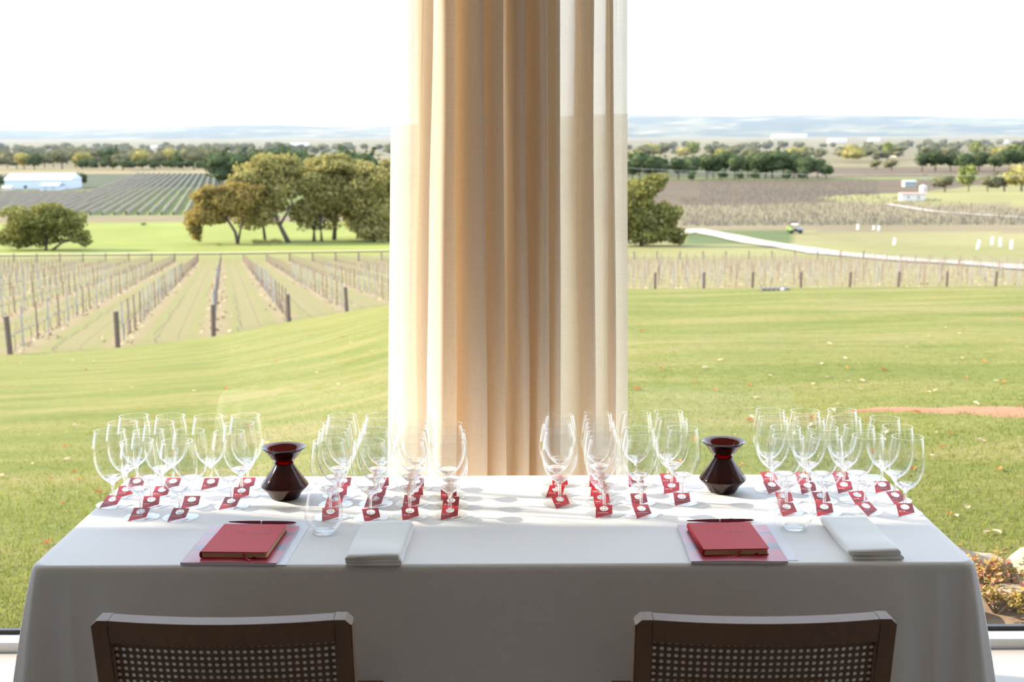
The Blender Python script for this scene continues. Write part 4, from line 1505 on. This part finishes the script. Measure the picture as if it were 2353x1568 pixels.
rocks = [(1.72, 4.93, .20, .13, .13), (2.03, 4.96, .17, .12, .12), (1.86, 4.72, .11, .09, .07), (2.12, 4.74, .12, .09, .08), (1.66, 4.60, .06, .05, .04), (1.93, 4.55, .05, .04, .035)]
rlab = ['large pale sandstone rock nearest the tablecloth in the garden bed', 'large pale sandstone rock at the far right of the garden bed', 'mid sized tan rock in the middle of the garden bed',
        'mid sized tan rock right of the pale twigs in the garden bed', 'small tan stone by the window beside the tablecloth', 'small pale stone by the window in the bed']
for k, (x, y, a, b, c) in enumerate(rocks):
    o = obj('rock', RK[k % 3], None, None, (x, y, c * 0.35 - 0.01), (0, 0, k * 1.1)); o.scale = (a, b, c)
    tag(o, rlab[k], 'rock', 'rocks in the garden bed')
def shrub(x, y, h, label, pink, seed):
    rr = random.Random(seed)
    r = empty('low_shrub', (x, y, -0.01))
    st, lv, lp = [], [], []
    for k in range(13):
        a = rr.uniform(0, 6.28); d = rr.uniform(.03, .13)
        tip = Vector((math.cos(a) * d, math.sin(a) * d, h * rr.uniform(.6, 1)))
        mid = tip * 0.5 + Vector((rr.uniform(-.02, .02), rr.uniform(-.02, .02), 0.02))
        st.append(tube([Vector((0, 0, 0)), mid, tip], [0.004, 0.003, 0.0015], 4))
        for q in range(24):
            t = rr.uniform(.3, 1.02)
            c = (mid * (1 - t) * 2 * t + tip * t * t) if t < 1 else tip
            c = mid.lerp(tip, (t - .3) / .7) + Vector((rr.uniform(-.025, .025), rr.uniform(-.025, .025), rr.uniform(-.02, .02)))
            u = Vector((rr.uniform(-1, 1), rr.uniform(-1, 1), rr.uniform(-.5, .5))).normalized(); v = u.cross(Vector((rr.uniform(-1, 1), rr.uniform(-1, 1), 1))).normalized()
            s = rr.uniform(.008, .016)
            quad = ([c - u * s, c + v * s * .55, c + u * s, c - v * s * .55], [(0, 1, 2, 3)])
            (lp if rr.random() < pink else lv).append(quad)
    obj('stem', mesh('stem', *merge(st), True), MT['twig'], r)
    a = obj('foliage', mesh('foliage', *merge(lv)), MT['bed_leaf'], r); a['kind'] = 'stuff'
    if lp:
        b = obj('foliage', mesh('foliage', *merge(lp)), MT['bed_pink'], r); b['kind'] = 'stuff'; b['label'] = 'pink leaf tips'
    return tag(r, label, 'shrub', 'sprawling shrubs in the garden bed')
shrub(1.80, 4.82, .17, 'yellow and pink leaved low shrub behind the rocks of the bed', .35, 1)
shrub(1.97, 4.68, .15, 'yellow leaved low shrub with pale twigs near the picture edge', .2, 2)
shrub(1.76, 4.62, .10, 'small yellow green shrub close to the window and tablecloth', .1, 3)
shrub(2.12, 4.85, .17, 'pink tipped low shrub at the far right of the bed', .5, 4)
shrub(1.90, 4.56, .08, 'tiny yellow green plant by the window sill in the bed', .05, 5)

# ------------------------------------------------------------------ trees
def crown_mesh(blobs, n, size, seed, flat=0.0):
    rr = np.random.default_rng(seed)
    vol = np.array([b[3] * b[4] * b[5] for b in blobs]) ** 0.7; vol /= vol.sum()
    which = rr.choice(len(blobs), n, p=vol)
    B = np.array(blobs)[which]
    d = rr.normal(size=(n, 3)); d /= np.linalg.norm(d, axis=1)[:, None]
    # clumped shell
    lump = np.array([noise.noise(Vector((float(v[0]) * 2.6 + seed, float(v[1]) * 2.6, float(v[2]) * 2.6 + w_))) for v, w_ in zip(d, which)])
    rad = (0.55 + 0.45 * rr.random(n) ** 0.45) * (1 + 0.35 * lump)
    C = B[:, :3] + d * B[:, 3:6] * rad[:, None]
    a = rr.normal(size=(n, 3)) + 0.6 * d; a /= np.linalg.norm(a, axis=1)[:, None]
    u = np.cross(a, rr.normal(size=(n, 3))); u /= np.linalg.norm(u, axis=1)[:, None]
    v = np.cross(a, u)
    s = size * (0.6 + 0.8 * rr.random(n))[:, None]
    V = np.stack([C - u * s, C + v * s * .6, C + u * s, C - v * s * .6], axis=1).reshape(-1, 3)
    return np_mesh('foliage', V, np.arange(4 * n).reshape(-1, 4))

def core_mesh(blobs, k=0.72, seed=0):
    parts = []
    for bi, b in enumerate(blobs):
        bm = bmesh.new(); bmesh.ops.create_icosphere(bm, subdivisions=2, radius=1.0)
        vs_ = []
        for v in bm.verts:
            q = v.co * (k + 0.18 * noise.noise(v.co * 2.2 + Vector((seed + bi, 0, 0))))
            vs_.append((b[0] + q.x * b[3], b[1] + q.y * b[4], b[2] + q.z * b[5]))
        fs = [tuple(x.index for x in f.verts) for f in bm.faces]
        parts.append((vs_, fs)); bm.free()
    return mesh('inner_crown', *merge(parts), True)

def tree(px, Y, base_py, blobs, trunks, mkey, n, size, label, group, seed, name='gum_tree'):
    """blobs in pixels relative to the base point: (dx, dy_up, depth, rx, rh, rdepth)"""
    k = (Y * _f.y + 3.3) / FPX
    X = (px - CX) * k
    gz = ground(X, Y)
    r = empty(name, (X, Y, gz))
    bl = [(b[0] * k, b[2] * k, b[1] * k, b[3] * k, b[5] * k, b[4] * k) for b in blobs]
    rb = random.Random(seed * 13)
    sub = []
    for b in bl:
        for q in range(7):
            d = Vector((rb.gauss(0, 1), rb.gauss(0, 1), rb.gauss(0.15, 1))).normalized() * rb.uniform(.55, .9)
            f_ = rb.uniform(.36, .60)
            sub.append((b[0] + d.x * b[3], b[1] + d.y * b[4], b[2] + d.z * b[5], b[3] * f_, b[4] * f_, b[5] * f_ * .8))
    core = bl
    bl = sub + [(b[0], b[1], b[2], b[3] * .82, b[4] * .82, b[5] * .82) for b in bl]
    obj('crown', crown_mesh(bl, int(n * 2.1), size * .95, seed), MT[mkey], r)['kind'] = 'stuff'
    obj('inner_crown', core_mesh(core, 0.45, seed), MT[mkey], r)
    for t in trunks:
        pts = [(p[0] * k, 0, p[1] * k) for p in t[0]]
        v, f = tube(pts, [t[1] * k * (1 - 0.55 * i / max(1, len(pts) - 1)) for i in range(len(pts))], 6)
        obj('trunk', mesh('trunk', v, f, True), MT['bark'], r)
    return tag(r, label, 'tree', group)

# spreading round tree on the left
tree(105, 240, 568, [(-15, 70, 0, 75, 38, 60), (-75, 30, 0, 40, 28, 40), (45, 55, 0, 45, 34, 40), (-20, 30, 10, 60, 30, 40), (85, 30, 0, 24, 22, 22), (10, 90, 0, 45, 20, 35), (-45, 55, 0, 45, 35, 40)],
     [([(0, -3), (5, 20), (0, 45)], 6), ([(12, -3), (40, 18), (80, 25)], 3.5)], 'round_', 5200, .34, 'broad rounded olive green tree standing alone in the bright paddock', 'paddock trees', 3, 'round_tree')
# eucalypts left of the curtain
tree(548, 258, 557, [(-60, 70, 0, 42, 30, 35), (-105, 55, 0, 22, 34, 20), (-20, 95, 0, 45, 35, 40), (20, 110, 5, 45, 35, 40), (-70, 105, 0, 35, 30, 30), (-95, 25, 0, 12, 22, 12)],
     [([(0, -3), (-6, 28), (-25, 60), (-50, 80)], 4.5), ([(0, 5), (10, 50), (18, 95)], 3)], 'gum_rust', 4200, .34, 'rusty drooping gum tree at the left end of the clump', 'gum trees of the clump by the curtain', 5)
tree(665, 262, 557, [(-80, 150, 0, 60, 45, 50), (-30, 175, 0, 55, 30, 45), (-110, 115, 0, 45, 40, 40), (-20, 120, 0, 55, 45, 45), (-60, 70, 5, 55, 40, 40)],
     [([(0, -3), (-18, 35), (-35, 75), (-45, 120)], 6), ([(-20, 40), (10, 90), (0, 140)], 3.5)], 'gum', 5600, .36, 'tall golden green gum tree with a leaning trunk in the clump', 'gum trees of the clump by the curtain', 7)
tree(722, 266, 557, [(0, 140, 0, 60, 45, 50), (45, 180, 0, 55, 22, 40), (30, 100, 0, 60, 50, 45), (-15, 60, 0, 40, 40, 35)],
     [([(0, -3), (2, 40), (-8, 90)], 6), ([(18, -3), (16, 40), (25, 100)], 4.5)], 'gum', 5200, .36, 'dense gum tree with two upright trunks in the middle of the clump', 'gum trees of the clump by the curtain', 9)
tree(768, 270, 556, [(10, 160, 0, 55, 40, 45), (40, 110, 0, 60, 50, 45), (0, 80, 0, 45, 45, 40)],
     [([(0, -3), (4, 45), (10, 110)], 6)], 'gum', 4600, .36, 'gum tree with one dark straight trunk in the clump', 'gum trees of the clump by the curtain', 11)
tree(870, 264, 556, [(0, 130, 0, 70, 45, 55), (10, 70, 0, 65, 50, 45), (50, 150, 0, 60, 40, 45), (-25, 165, 0, 35, 22, 30), (0, 30, 0, 70, 28, 35)],
     [([(-10, -3), (-6, 40), (0, 100)], 5), ([(25, -3), (25, 50)], 4)], 'gum', 5200, .36, 'bushy gum tree of the clump partly hidden behind the curtain', 'gum trees of the clump by the curtain', 13)
tree(610, 268, 557, [(-10, 120, 0, 45, 40, 40), (-20, 70, 0, 42, 34, 35), (15, 165, 0, 45, 28, 35)],
     [([(0, -3), (-4, 40), (-8, 90)], 4)], 'gum', 3600, .36, 'pale gum tree between the rusty tree and the leaning trunk', 'gum trees of the clump by the curtain', 15)
tree(822, 274, 556, [(0, 120, 0, 45, 40, 40), (5, 70, 0, 55, 44, 40), (10, 32, 0, 50, 26, 30), (0, 160, 0, 40, 26, 30)],
     [([(0, -3), (4, 45), (0, 100)], 4.5)], 'gum', 4200, .36, 'low branching gum tree between the straight trunk and the curtain', 'gum trees of the clump by the curtain', 16)
# tree right of the curtain
tree(1475, 245, 542, [(-15, 125, 0, 45, 35, 40), (30, 140, 0, 28, 25, 25), (-10, 70, 0, 60, 50, 45), (55, 75, 0, 32, 28, 28), (50, 30, 0, 48, 28, 35), (-60, 60, 0, 50, 60, 40), (10, 30, 0, 70, 30, 40)],
     [([(0, -3), (0, 40), (-8, 90)], 6), ([(-45, -3), (-40, 60)], 5)], 'round_', 6200, .34, 'bushy olive tree just right of the curtain beside the track', 'paddock trees', 17, 'round_tree')
tree(1562, 248, 536, [(0, 12, 0, 15, 12, 12)], [([(0, -3), (0, 10)], 2)], 'round_', 500, .25, 'small round bush beside the tree right of the curtain', 'paddock trees', 18, 'bush')

# shared meshes for the distant trees (metres)
def far_kind(seed, mkey, wide, high, n=420, size=.75):
    rr = random.Random(seed)
    bl = [(0, 0, high * .62, wide * .5, wide * .45, high * .36)]
    for k in range(4):
        bl.append((rr.uniform(-.35, .35) * wide, rr.uniform(-.3, .3) * wide, high * rr.uniform(.4, .8), wide * rr.uniform(.22, .36), wide * .3, high * rr.uniform(.18, .28)))
    c = crown_mesh(bl, n, size, seed); c.materials.append(MT[mkey])
    i_ = core_mesh(bl, .74, seed); i_.materials.append(MT[mkey])
    v, f = tube([(0, 0, -.3), (rr.uniform(-.4, .4), 0, high * .5)], [wide * .035, wide * .02], 5)
    t = mesh('trunk', v, f, True); t.materials.append(MT['bark'])
    return c, i_, t
FK = {'dark': [far_kind(s, 'dark', 11, 13) for s in (41, 42, 43)], 'grey': [far_kind(s, 'grey', 13, 12) for s in (44, 45, 46)],
      'gum': [far_kind(s, 'gum', 12, 13) for s in (47, 48)], 'light': [far_kind(s, 'light', 7, 13) for s in (49,)]}
rt = random.Random(77)
def far_tree(px, Y, kind, hpx, label, group, detail=True, wide=1.0):
    k = (Y * _f.y + 5) / FPX
    X = (px - CX) * k
    c, i_, t = rt.choice(FK[kind])
    r = empty('distant_tree', (X, Y, ground(X, Y)), rt.uniform(0, 6.28))
    s = hpx * k / 12.5
    r.scale = (s * wide * rt.uniform(.9, 1.25), s * wide * rt.uniform(.9, 1.2), s)
    a = obj('crown', c, None, r); a['kind'] = 'stuff'
    obj('inner_crown', i_, None, r)
    if detail: obj('trunk', t, None, r)
    return tag(r, label, 'tree', group)
for q_, (px, h) in enumerate(sorted(((1560, 52), (1590, 56), (1625, 60), (1655, 64), (1690, 60), (1720, 56), (1745, 62), (1775, 66), (1800, 64), (1825, 60), (1855, 56), (1880, 46), (1900, 34), (1640, 50), (1760, 50), (1840, 48), (1470, 66), (1510, 58), (1455, 40), (1495, 40)))):
    far_tree(px, 735 + rt.uniform(-20, 20), 'dark', h, 'dark green tree in the grove beyond the brown vines, %s from left' % ordinal(q_ + 1), 'dark grove right of the curtain')
for q_, (px, h) in enumerate(((1590, 24), (1660, 26), (1700, 22), (1735, 26), (1810, 26), (1845, 28))):
    far_tree(px, 690 + rt.uniform(-10, 10), 'dark', h, 'low bush along the foot of the dark grove, %s from left' % ordinal(q_ + 1), 'bushes along the dark grove')
for k in range(9):
    far_tree(505 + k * 42 + rt.uniform(-8, 8), 560 + rt.uniform(-20, 20), 'dark', rt.uniform(90, 108), 'dark tree rising behind the golden gum clump, %s from left' % ordinal(k + 1), 'dark trees behind the gum clump')
for k in range(24):
    px = -30 + k * 22.5 + rt.uniform(-6, 6)
    far_tree(px, 1060 + rt.uniform(-40, 60), rt.choice(['grey', 'grey', 'dark', 'gum']), rt.uniform(34, 52) * (0.9 if px < 200 else 1), 'tree in the far treeline left of the gum clump, %s from left' % ordinal(k + 1), 'far treeline on the left')
for k in range(13):
    far_tree(200 + k * 22 + rt.uniform(-6, 6), 1000 + rt.uniform(-20, 20), 'dark', rt.uniform(20, 28), 'low dark tree along the left far treeline, %s from left' % ordinal(k + 1), 'understorey of the left treeline', False, 1.2)
for k, px in enumerate(sorted(rt.uniform(1420, 2450) for _ in range(34))):
    far_tree(px, rt.uniform(1150, 1480), rt.choice(['grey', 'grey', 'gum', 'gum', 'light']), rt.uniform(26, 40), 'gum tree in the broad belt on the right, %s from left' % ordinal(k + 1), 'gum belt on the right', False, 1.25)
def woodland():
    rr = np.random.default_rng(8)
    parts = []
    tries = 0
    count = 0
    while count < 340 and tries < 9000:
        tries += 1
        Y = 1545 * (1.9 ** rr.random()); px = rr.uniform(-250, 2600)
        k = (Y * _f.y + 5) / FPX; x = (px - CX) * k
        if Y < 1350 and px < 500: continue
        if noise.noise(Vector((x * 0.0016, Y * 0.0042, 3.7))) < -0.02 and rr.random() < 0.9: continue
        count += 1
        m = 70
        h = rr.uniform(7, 13); w_ = h * rr.uniform(.6, 1.0)
        d = rr.normal(size=(m, 3)); d /= np.linalg.norm(d, axis=1)[:, None]
        C = d * np.array((w_, w_, h * .42)) * (0.6 + 0.4 * rr.random(m))[:, None] + np.array((x, Y, ground(x, Y) + h * .5))
        a = rr.normal(size=(m, 3)) + d; a /= np.linalg.norm(a, axis=1)[:, None]
        u = np.cross(a, rr.normal(size=(m, 3))); u /= np.linalg.norm(u, axis=1)[:, None]; v = np.cross(a, u)
        sz = h * .30
        parts.append(np.stack([C - u * sz, C + v * sz * .7, C + u * sz, C - v * sz * .7], axis=1).reshape(-1, 3))
    V = np.concatenate(parts)
    o = obj('far_woodland', np_mesh('far_woodland', V, np.arange(len(V)).reshape(-1, 4)), MT['grey'])
    tag(o, 'grey green woodland scattered across the hazy far plain', 'woodland', kind='stuff')
woodland()
for q_, (px, h) in enumerate(((2120, 44), (2150, 48), (2185, 42), (2215, 46), (2250, 48), (2285, 40), (2320, 52), (2350, 60), (2385, 58))):
    far_tree(px, 880 + rt.uniform(-20, 20), 'dark', h, 'dark tree in the row behind the small shed, %s from left' % ordinal(q_ + 1), 'dark row of trees on the right')
far_tree(2170, 520, 'grey', 46, 'grey green tree right of the power pole', 'trees near the small shed')
far_tree(2224, 505, 'light', 62, 'light green upright tree right of the power pole', 'trees near the small shed')
far_tree(2268, 500, 'grey', 44, 'grey tree between the upright tree and the edge pair', 'trees near the small shed')
far_tree(2306, 505, 'grey', 52, 'grey green tree near the right edge by the field', 'trees near the small shed')
far_tree(2345, 480, 'gum', 66, 'golden gum tree cut by the right picture edge', 'trees near the small shed')
far_tree(2015, 930, 'grey', 26, 'small lone grey tree in the brown field', 'lone field trees')
far_tree(2050, 900, 'grey', 30, 'taller lone grey tree in the brown field', 'lone field trees')
far_tree(187, 640, 'dark', 34, 'dark tree at the right end of the long shed', 'trees by the long shed')
far_tree(3, 640, 'dark', 28, 'dark tree left of the long shed', 'trees by the long shed')
far_tree(62, 610, 'dark', 10, 'low dark bush before the long shed wall', 'trees by the long shed', False)
far_tree(335, 330, 'dark', 6, 'low dark bush on the bright green paddock', 'paddock bushes', False, 3)
far_tree(508, 250, 'gum', 8, 'low brown bush left of the leaning trunk', 'paddock bushes', False, 1.8)
for k in range(6):
    far_tree(590 + k * 11, 256, 'gum', rt.uniform(9, 14), 'scrubby brown bush under the gum clump, %s from left' % ordinal(k + 1), 'scrub under the gums', False, 1.2)

# ------------------------------------------------------------------ buildings and farm things
def house(name, px, Y, wpx, hpx, roofpx, label, wm, rm, depth=8.0, rz=0.0, windows=0, group=None):
    k = (Y * _f.y + 4) / FPX
    X = (px - CX) * k; w_, h_, rf = wpx * k, hpx * k, roofpx * k
    r = empty(name, (X, Y, ground(X, Y) - 0.1), rz)
    box('wall', (0, 0, h_ / 2), (w_, depth, h_), MT[wm], r)
    V = [(-w_ / 2 - .3, -depth / 2 - .4, h_ - .05), (w_ / 2 + .3, -depth / 2 - .4, h_ - .05), (w_ / 2 + .3, depth / 2 + .4, h_ - .05), (-w_ / 2 - .3, depth / 2 + .4, h_ - .05), (-w_ / 2 - .3, 0, h_ + rf), (w_ / 2 + .3, 0, h_ + rf)]
    obj('roof', mesh('roof', V, [(0, 1, 5, 4), (2, 3, 4, 5), (1, 2, 5), (3, 0, 4), (3, 2, 1, 0)]), MT[rm], r)
    for q in range(windows):
        box('window', (-w_ / 2 + (q + .7) * w_ / (windows + .4), -depth / 2 - .03, h_ * .5), (w_ * .08, .08, h_ * .4), MT['slate'], r)
    return tag(r, label, 'building', group)
house('long_shed', 102, 628, 150, 22, 12, 'long pale blue white farm shed across the left vineyard', 'shed', 'shed_roof', 16)
house('farmhouse', 122, 606, 42, 10, 8, 'small blue grey farmhouse before the long shed', 'shed', 'slate', 9, 0, 2)
house('water_tank_shed', 20, 606, 18, 7, 3, 'tiny cream outbuilding left of the farmhouse', 'cream', 'cream', 5)
house('small_shed', 2096, 418, 54, 17, 1.6, 'small cream shed with a red roof edge on the knoll', 'cream', 'redroof', 5, -0.12, 2)
house('grey_shed', 2090, 600, 26, 13, 3, 'small grey shed left of the power pole', 'tank', 'tank', 5)
for k, (px, Y, w_) in enumerate(((455, 1700, 34), (1925, 3400, 40), (2010, 3600, 24), (2060, 1500, 10), (2310, 3000, 12), (1800, 5200, 50), (1840, 5300, 30), (360, 2600, 20), (690, 2900, 40))):
    house('distant_building', px, Y, w_, 5 if w_ < 30 else 6, 2.5, 'white building far off on the plain, %s from left' % ordinal([3, 6, 7, 8, 9, 4, 5, 1, 2][k]),
          'cream', 'shed_roof', 20, 0, 0, 'white buildings on the far plain')
# tank
k = 440 / FPX
v, f = lathe([(0.01, 0), (2.0, 0), (2.0, 2.4), (0.01, 2.9)], 20)
X = (2118 - CX) * 520 / FPX
t_ = obj('round_tank', mesh('round_tank', v, f), MT['guard'], None, (X, 520, ground(X, 520)))
t_.scale = (.7, .7, 1)
tag(t_, 'white round tank beside the power pole', 'tank')
# power pole and lines
Yp = 424.0
X = (2124 - CX) * (Yp * _f.y + 4) / FPX
r = empty('power_pole', (X, Yp, ground(X, Yp)))
v, f = tube([(0, 0, -.3), (0, 0, 8.0)], [.16, .11], 8); obj('pole', mesh('pole', v, f, True), MT['post'], r)
box('cross_arm', (0, 0, 7.5), (2.2, .12, .14), MT['post'], r); box('transformer', (.25, 0, 6.4), (.6, .5, .9), MT['tank'], r)
V = []
for s in (-.9, .9):
    V.append(tube([Vector((s, 0, 7.6)).lerp(Vector((-95 + s, 60, 8.6)), t) - Vector((0, 0, 2.0 * 4 * t * (1 - t) * .5)) for t in np.linspace(0, 1, 12)], .013, 3))
    V.append(tube([Vector((s, 0, 7.6)).lerp(Vector((90 + s, -20, 8.8)), t) - Vector((0, 0, 2.0 * 4 * t * (1 - t) * .5)) for t in np.linspace(0, 1, 12)], .013, 3))
obj('power_line', mesh('power_line', *merge(V)), MT['frame'], r)
tag(r, 'dark wooden power pole with thin lines behind the small shed', 'pole')
# white tree guards
GD = [(2247, 232, 21, 12, 'white tree guard, first of the four in the group near the right edge'), (2281, 246, 18, 2, 'white tree guard, second of the four in the group near the right edge'),
      (2300, 240, 20, -3, 'white tree guard, third of the four in the group near the right edge'), (2325, 232, 21, 0, 'white tree guard, fourth of the four in the group near the right edge'),
      (2056, 246, 16, 4, 'white tree guard standing alone above the track'), (1973, 300, 12, 0, 'faint white tree guard just right of the farm vehicle'),
      (2010, 300, 9, 0, 'short faint white tree guard, middle of three on the slope'), (2021, 296, 11, 3, 'faint white tree guard, right one of three on the slope')]
for px, Y, h, lean_, lab in GD:
    k = (Y * _f.y + 3.3) / FPX
    X = (px - CX) * k
    v, f = lathe([(0.26, 0), (0.24, h * k), (0.21, h * k), (0.23, 0.02)], 8, True)
    o = obj('tree_guard', mesh('tree_guard', v, f), MT['guard'], None, (X, Y, ground(X, Y) - 0.03), (0, math.radians(lean_), 0))
    tag(o, lab, 'tree guard', 'white tree guards on the slope')
# farm vehicle and worker
Yv = 286.0
kv = (Yv * _f.y + 3.3) / FPX
X = (1830 - CX) * kv
r = empty('utility_vehicle', (X, Yv, ground(X, Yv)))
box('chassis', (0, 0, .55), (2.8, 1.3, .35), MT['black'], r, .05); box('tray', (.85, 0, .95), (1.1, 1.35, .45), MT['slate'], r, .03)
box('bonnet', (-1.1, 0, .85), (.7, 1.2, .4), MT['hivis'], r, .08); box('roof', (-.2, 0, 1.95), (1.5, 1.35, .1), MT['white'], r, .03)
for x in (-.85, .5):
    for y in (-.6, .6):
        v, f = tube([(x, y, .8), (x * .92, y, 1.92)], .04, 5); obj('roof_post', mesh('roof_post', v, f), MT['black'], r)
box('seat', (-.1, 0, .95), (.5, 1.1, .35), MT['black'], r, .04)
for x in (-1.0, .95):
    for y in (-.65, .65):
        v, f = lathe([(.12, -.12), (.30, -.13), (.36, -.08), (.36, .08), (.30, .13), (.12, .12)], 14)
        v = [(a + x, c + y, b + .36) for a, b, c in v]
        obj('wheel', mesh('wheel', v, f, True), MT['tyre'], r)
tag(r, 'small farm utility vehicle with a pale roof parked above the track', 'vehicle')

def person(loc, label):
    me = bpy.data.meshes.new('person')
    J = [(0, 0, .92), (0, 0, 1.15), (0, 0, 1.40), (0, 0, 1.50), (0, 0, 1.62), (0, 0, 1.74), (-.19, 0, 1.40), (-.25, .02, 1.14), (-.24, -.08, .90), (.19, 0, 1.40), (.25, .02, 1.14), (.24, -.08, .90),
         (-.10, 0, .88), (-.11, 0, .48), (-.11, .02, .08), (-.11, -.14, .04), (.10, 0, .88), (.11, 0, .48), (.11, .02, .08), (.11, -.14, .04)]
    E = [(0, 1), (1, 2), (2, 3), (3, 4), (4, 5), (2, 6), (6, 7), (7, 8), (2, 9), (9, 10), (10, 11), (0, 12), (12, 13), (13, 14), (14, 15), (0, 16), (16, 17), (17, 18), (18, 19)]
    Rr = [.15, .14, .16, .06, .095, .07, .07, .05, .035, .07, .05, .035, .10, .07, .05, .04, .10, .07, .05, .04]
    me.from_pydata(J, E, [])
    o = bpy.data.objects.new('person', me); COL.objects.link(o); o.location = loc
    sk = o.modifiers.new('skin', 'SKIN')
    lay = me.skin_vertices[0].data if me.skin_vertices else None
    if lay is None:
        bm = bmesh.new(); bm.from_mesh(me); bm.verts.layers.skin.verify(); bm.to_mesh(me); bm.free(); lay = me.skin_vertices[0].data
    for i, rr in enumerate(Rr):
        lay[i].radius = (rr, rr * .8); lay[i].use_root = (i == 0)
    sub = o.modifiers.new('sub', 'SUBSURF'); sub.levels = 1; sub.render_levels = 1
    bpy.context.view_layer.update()
    me2 = bpy.data.meshes.new_from_object(o.evaluated_get(bpy.context.evaluated_depsgraph_get()))
    bpy.data.objects.remove(o, do_unlink=True)
    for m_ in ('trousers', 'hivis', 'skin'): me2.materials.append(MT[m_])
    for p in me2.polygons:
        z = p.center.z
        p.material_index = 2 if (z > 1.49 or (z < 1.0 and abs(p.center.x) > .19)) else (1 if z > .93 else 0)
        p.use_smooth = True
    o = bpy.data.objects.new('person', me2); COL.objects.link(o); o.location = loc
    bm = bmesh.new(); bmesh.ops.create_uvsphere(bm, u_segments=12, v_segments=8, radius=.115)
    for v in bm.verts:
        v.co.z = max(v.co.z, -.01)
    hat = obj('hat', bm_mesh('hat', bm, True), MT['hivis'], o, (0, 0, 1.70))
    return tag(o, label, 'person')
xp = X - 1.75
person((xp, Yv - .3, ground(xp, Yv - .3)), 'person in a hi-vis vest standing beside the farm vehicle')
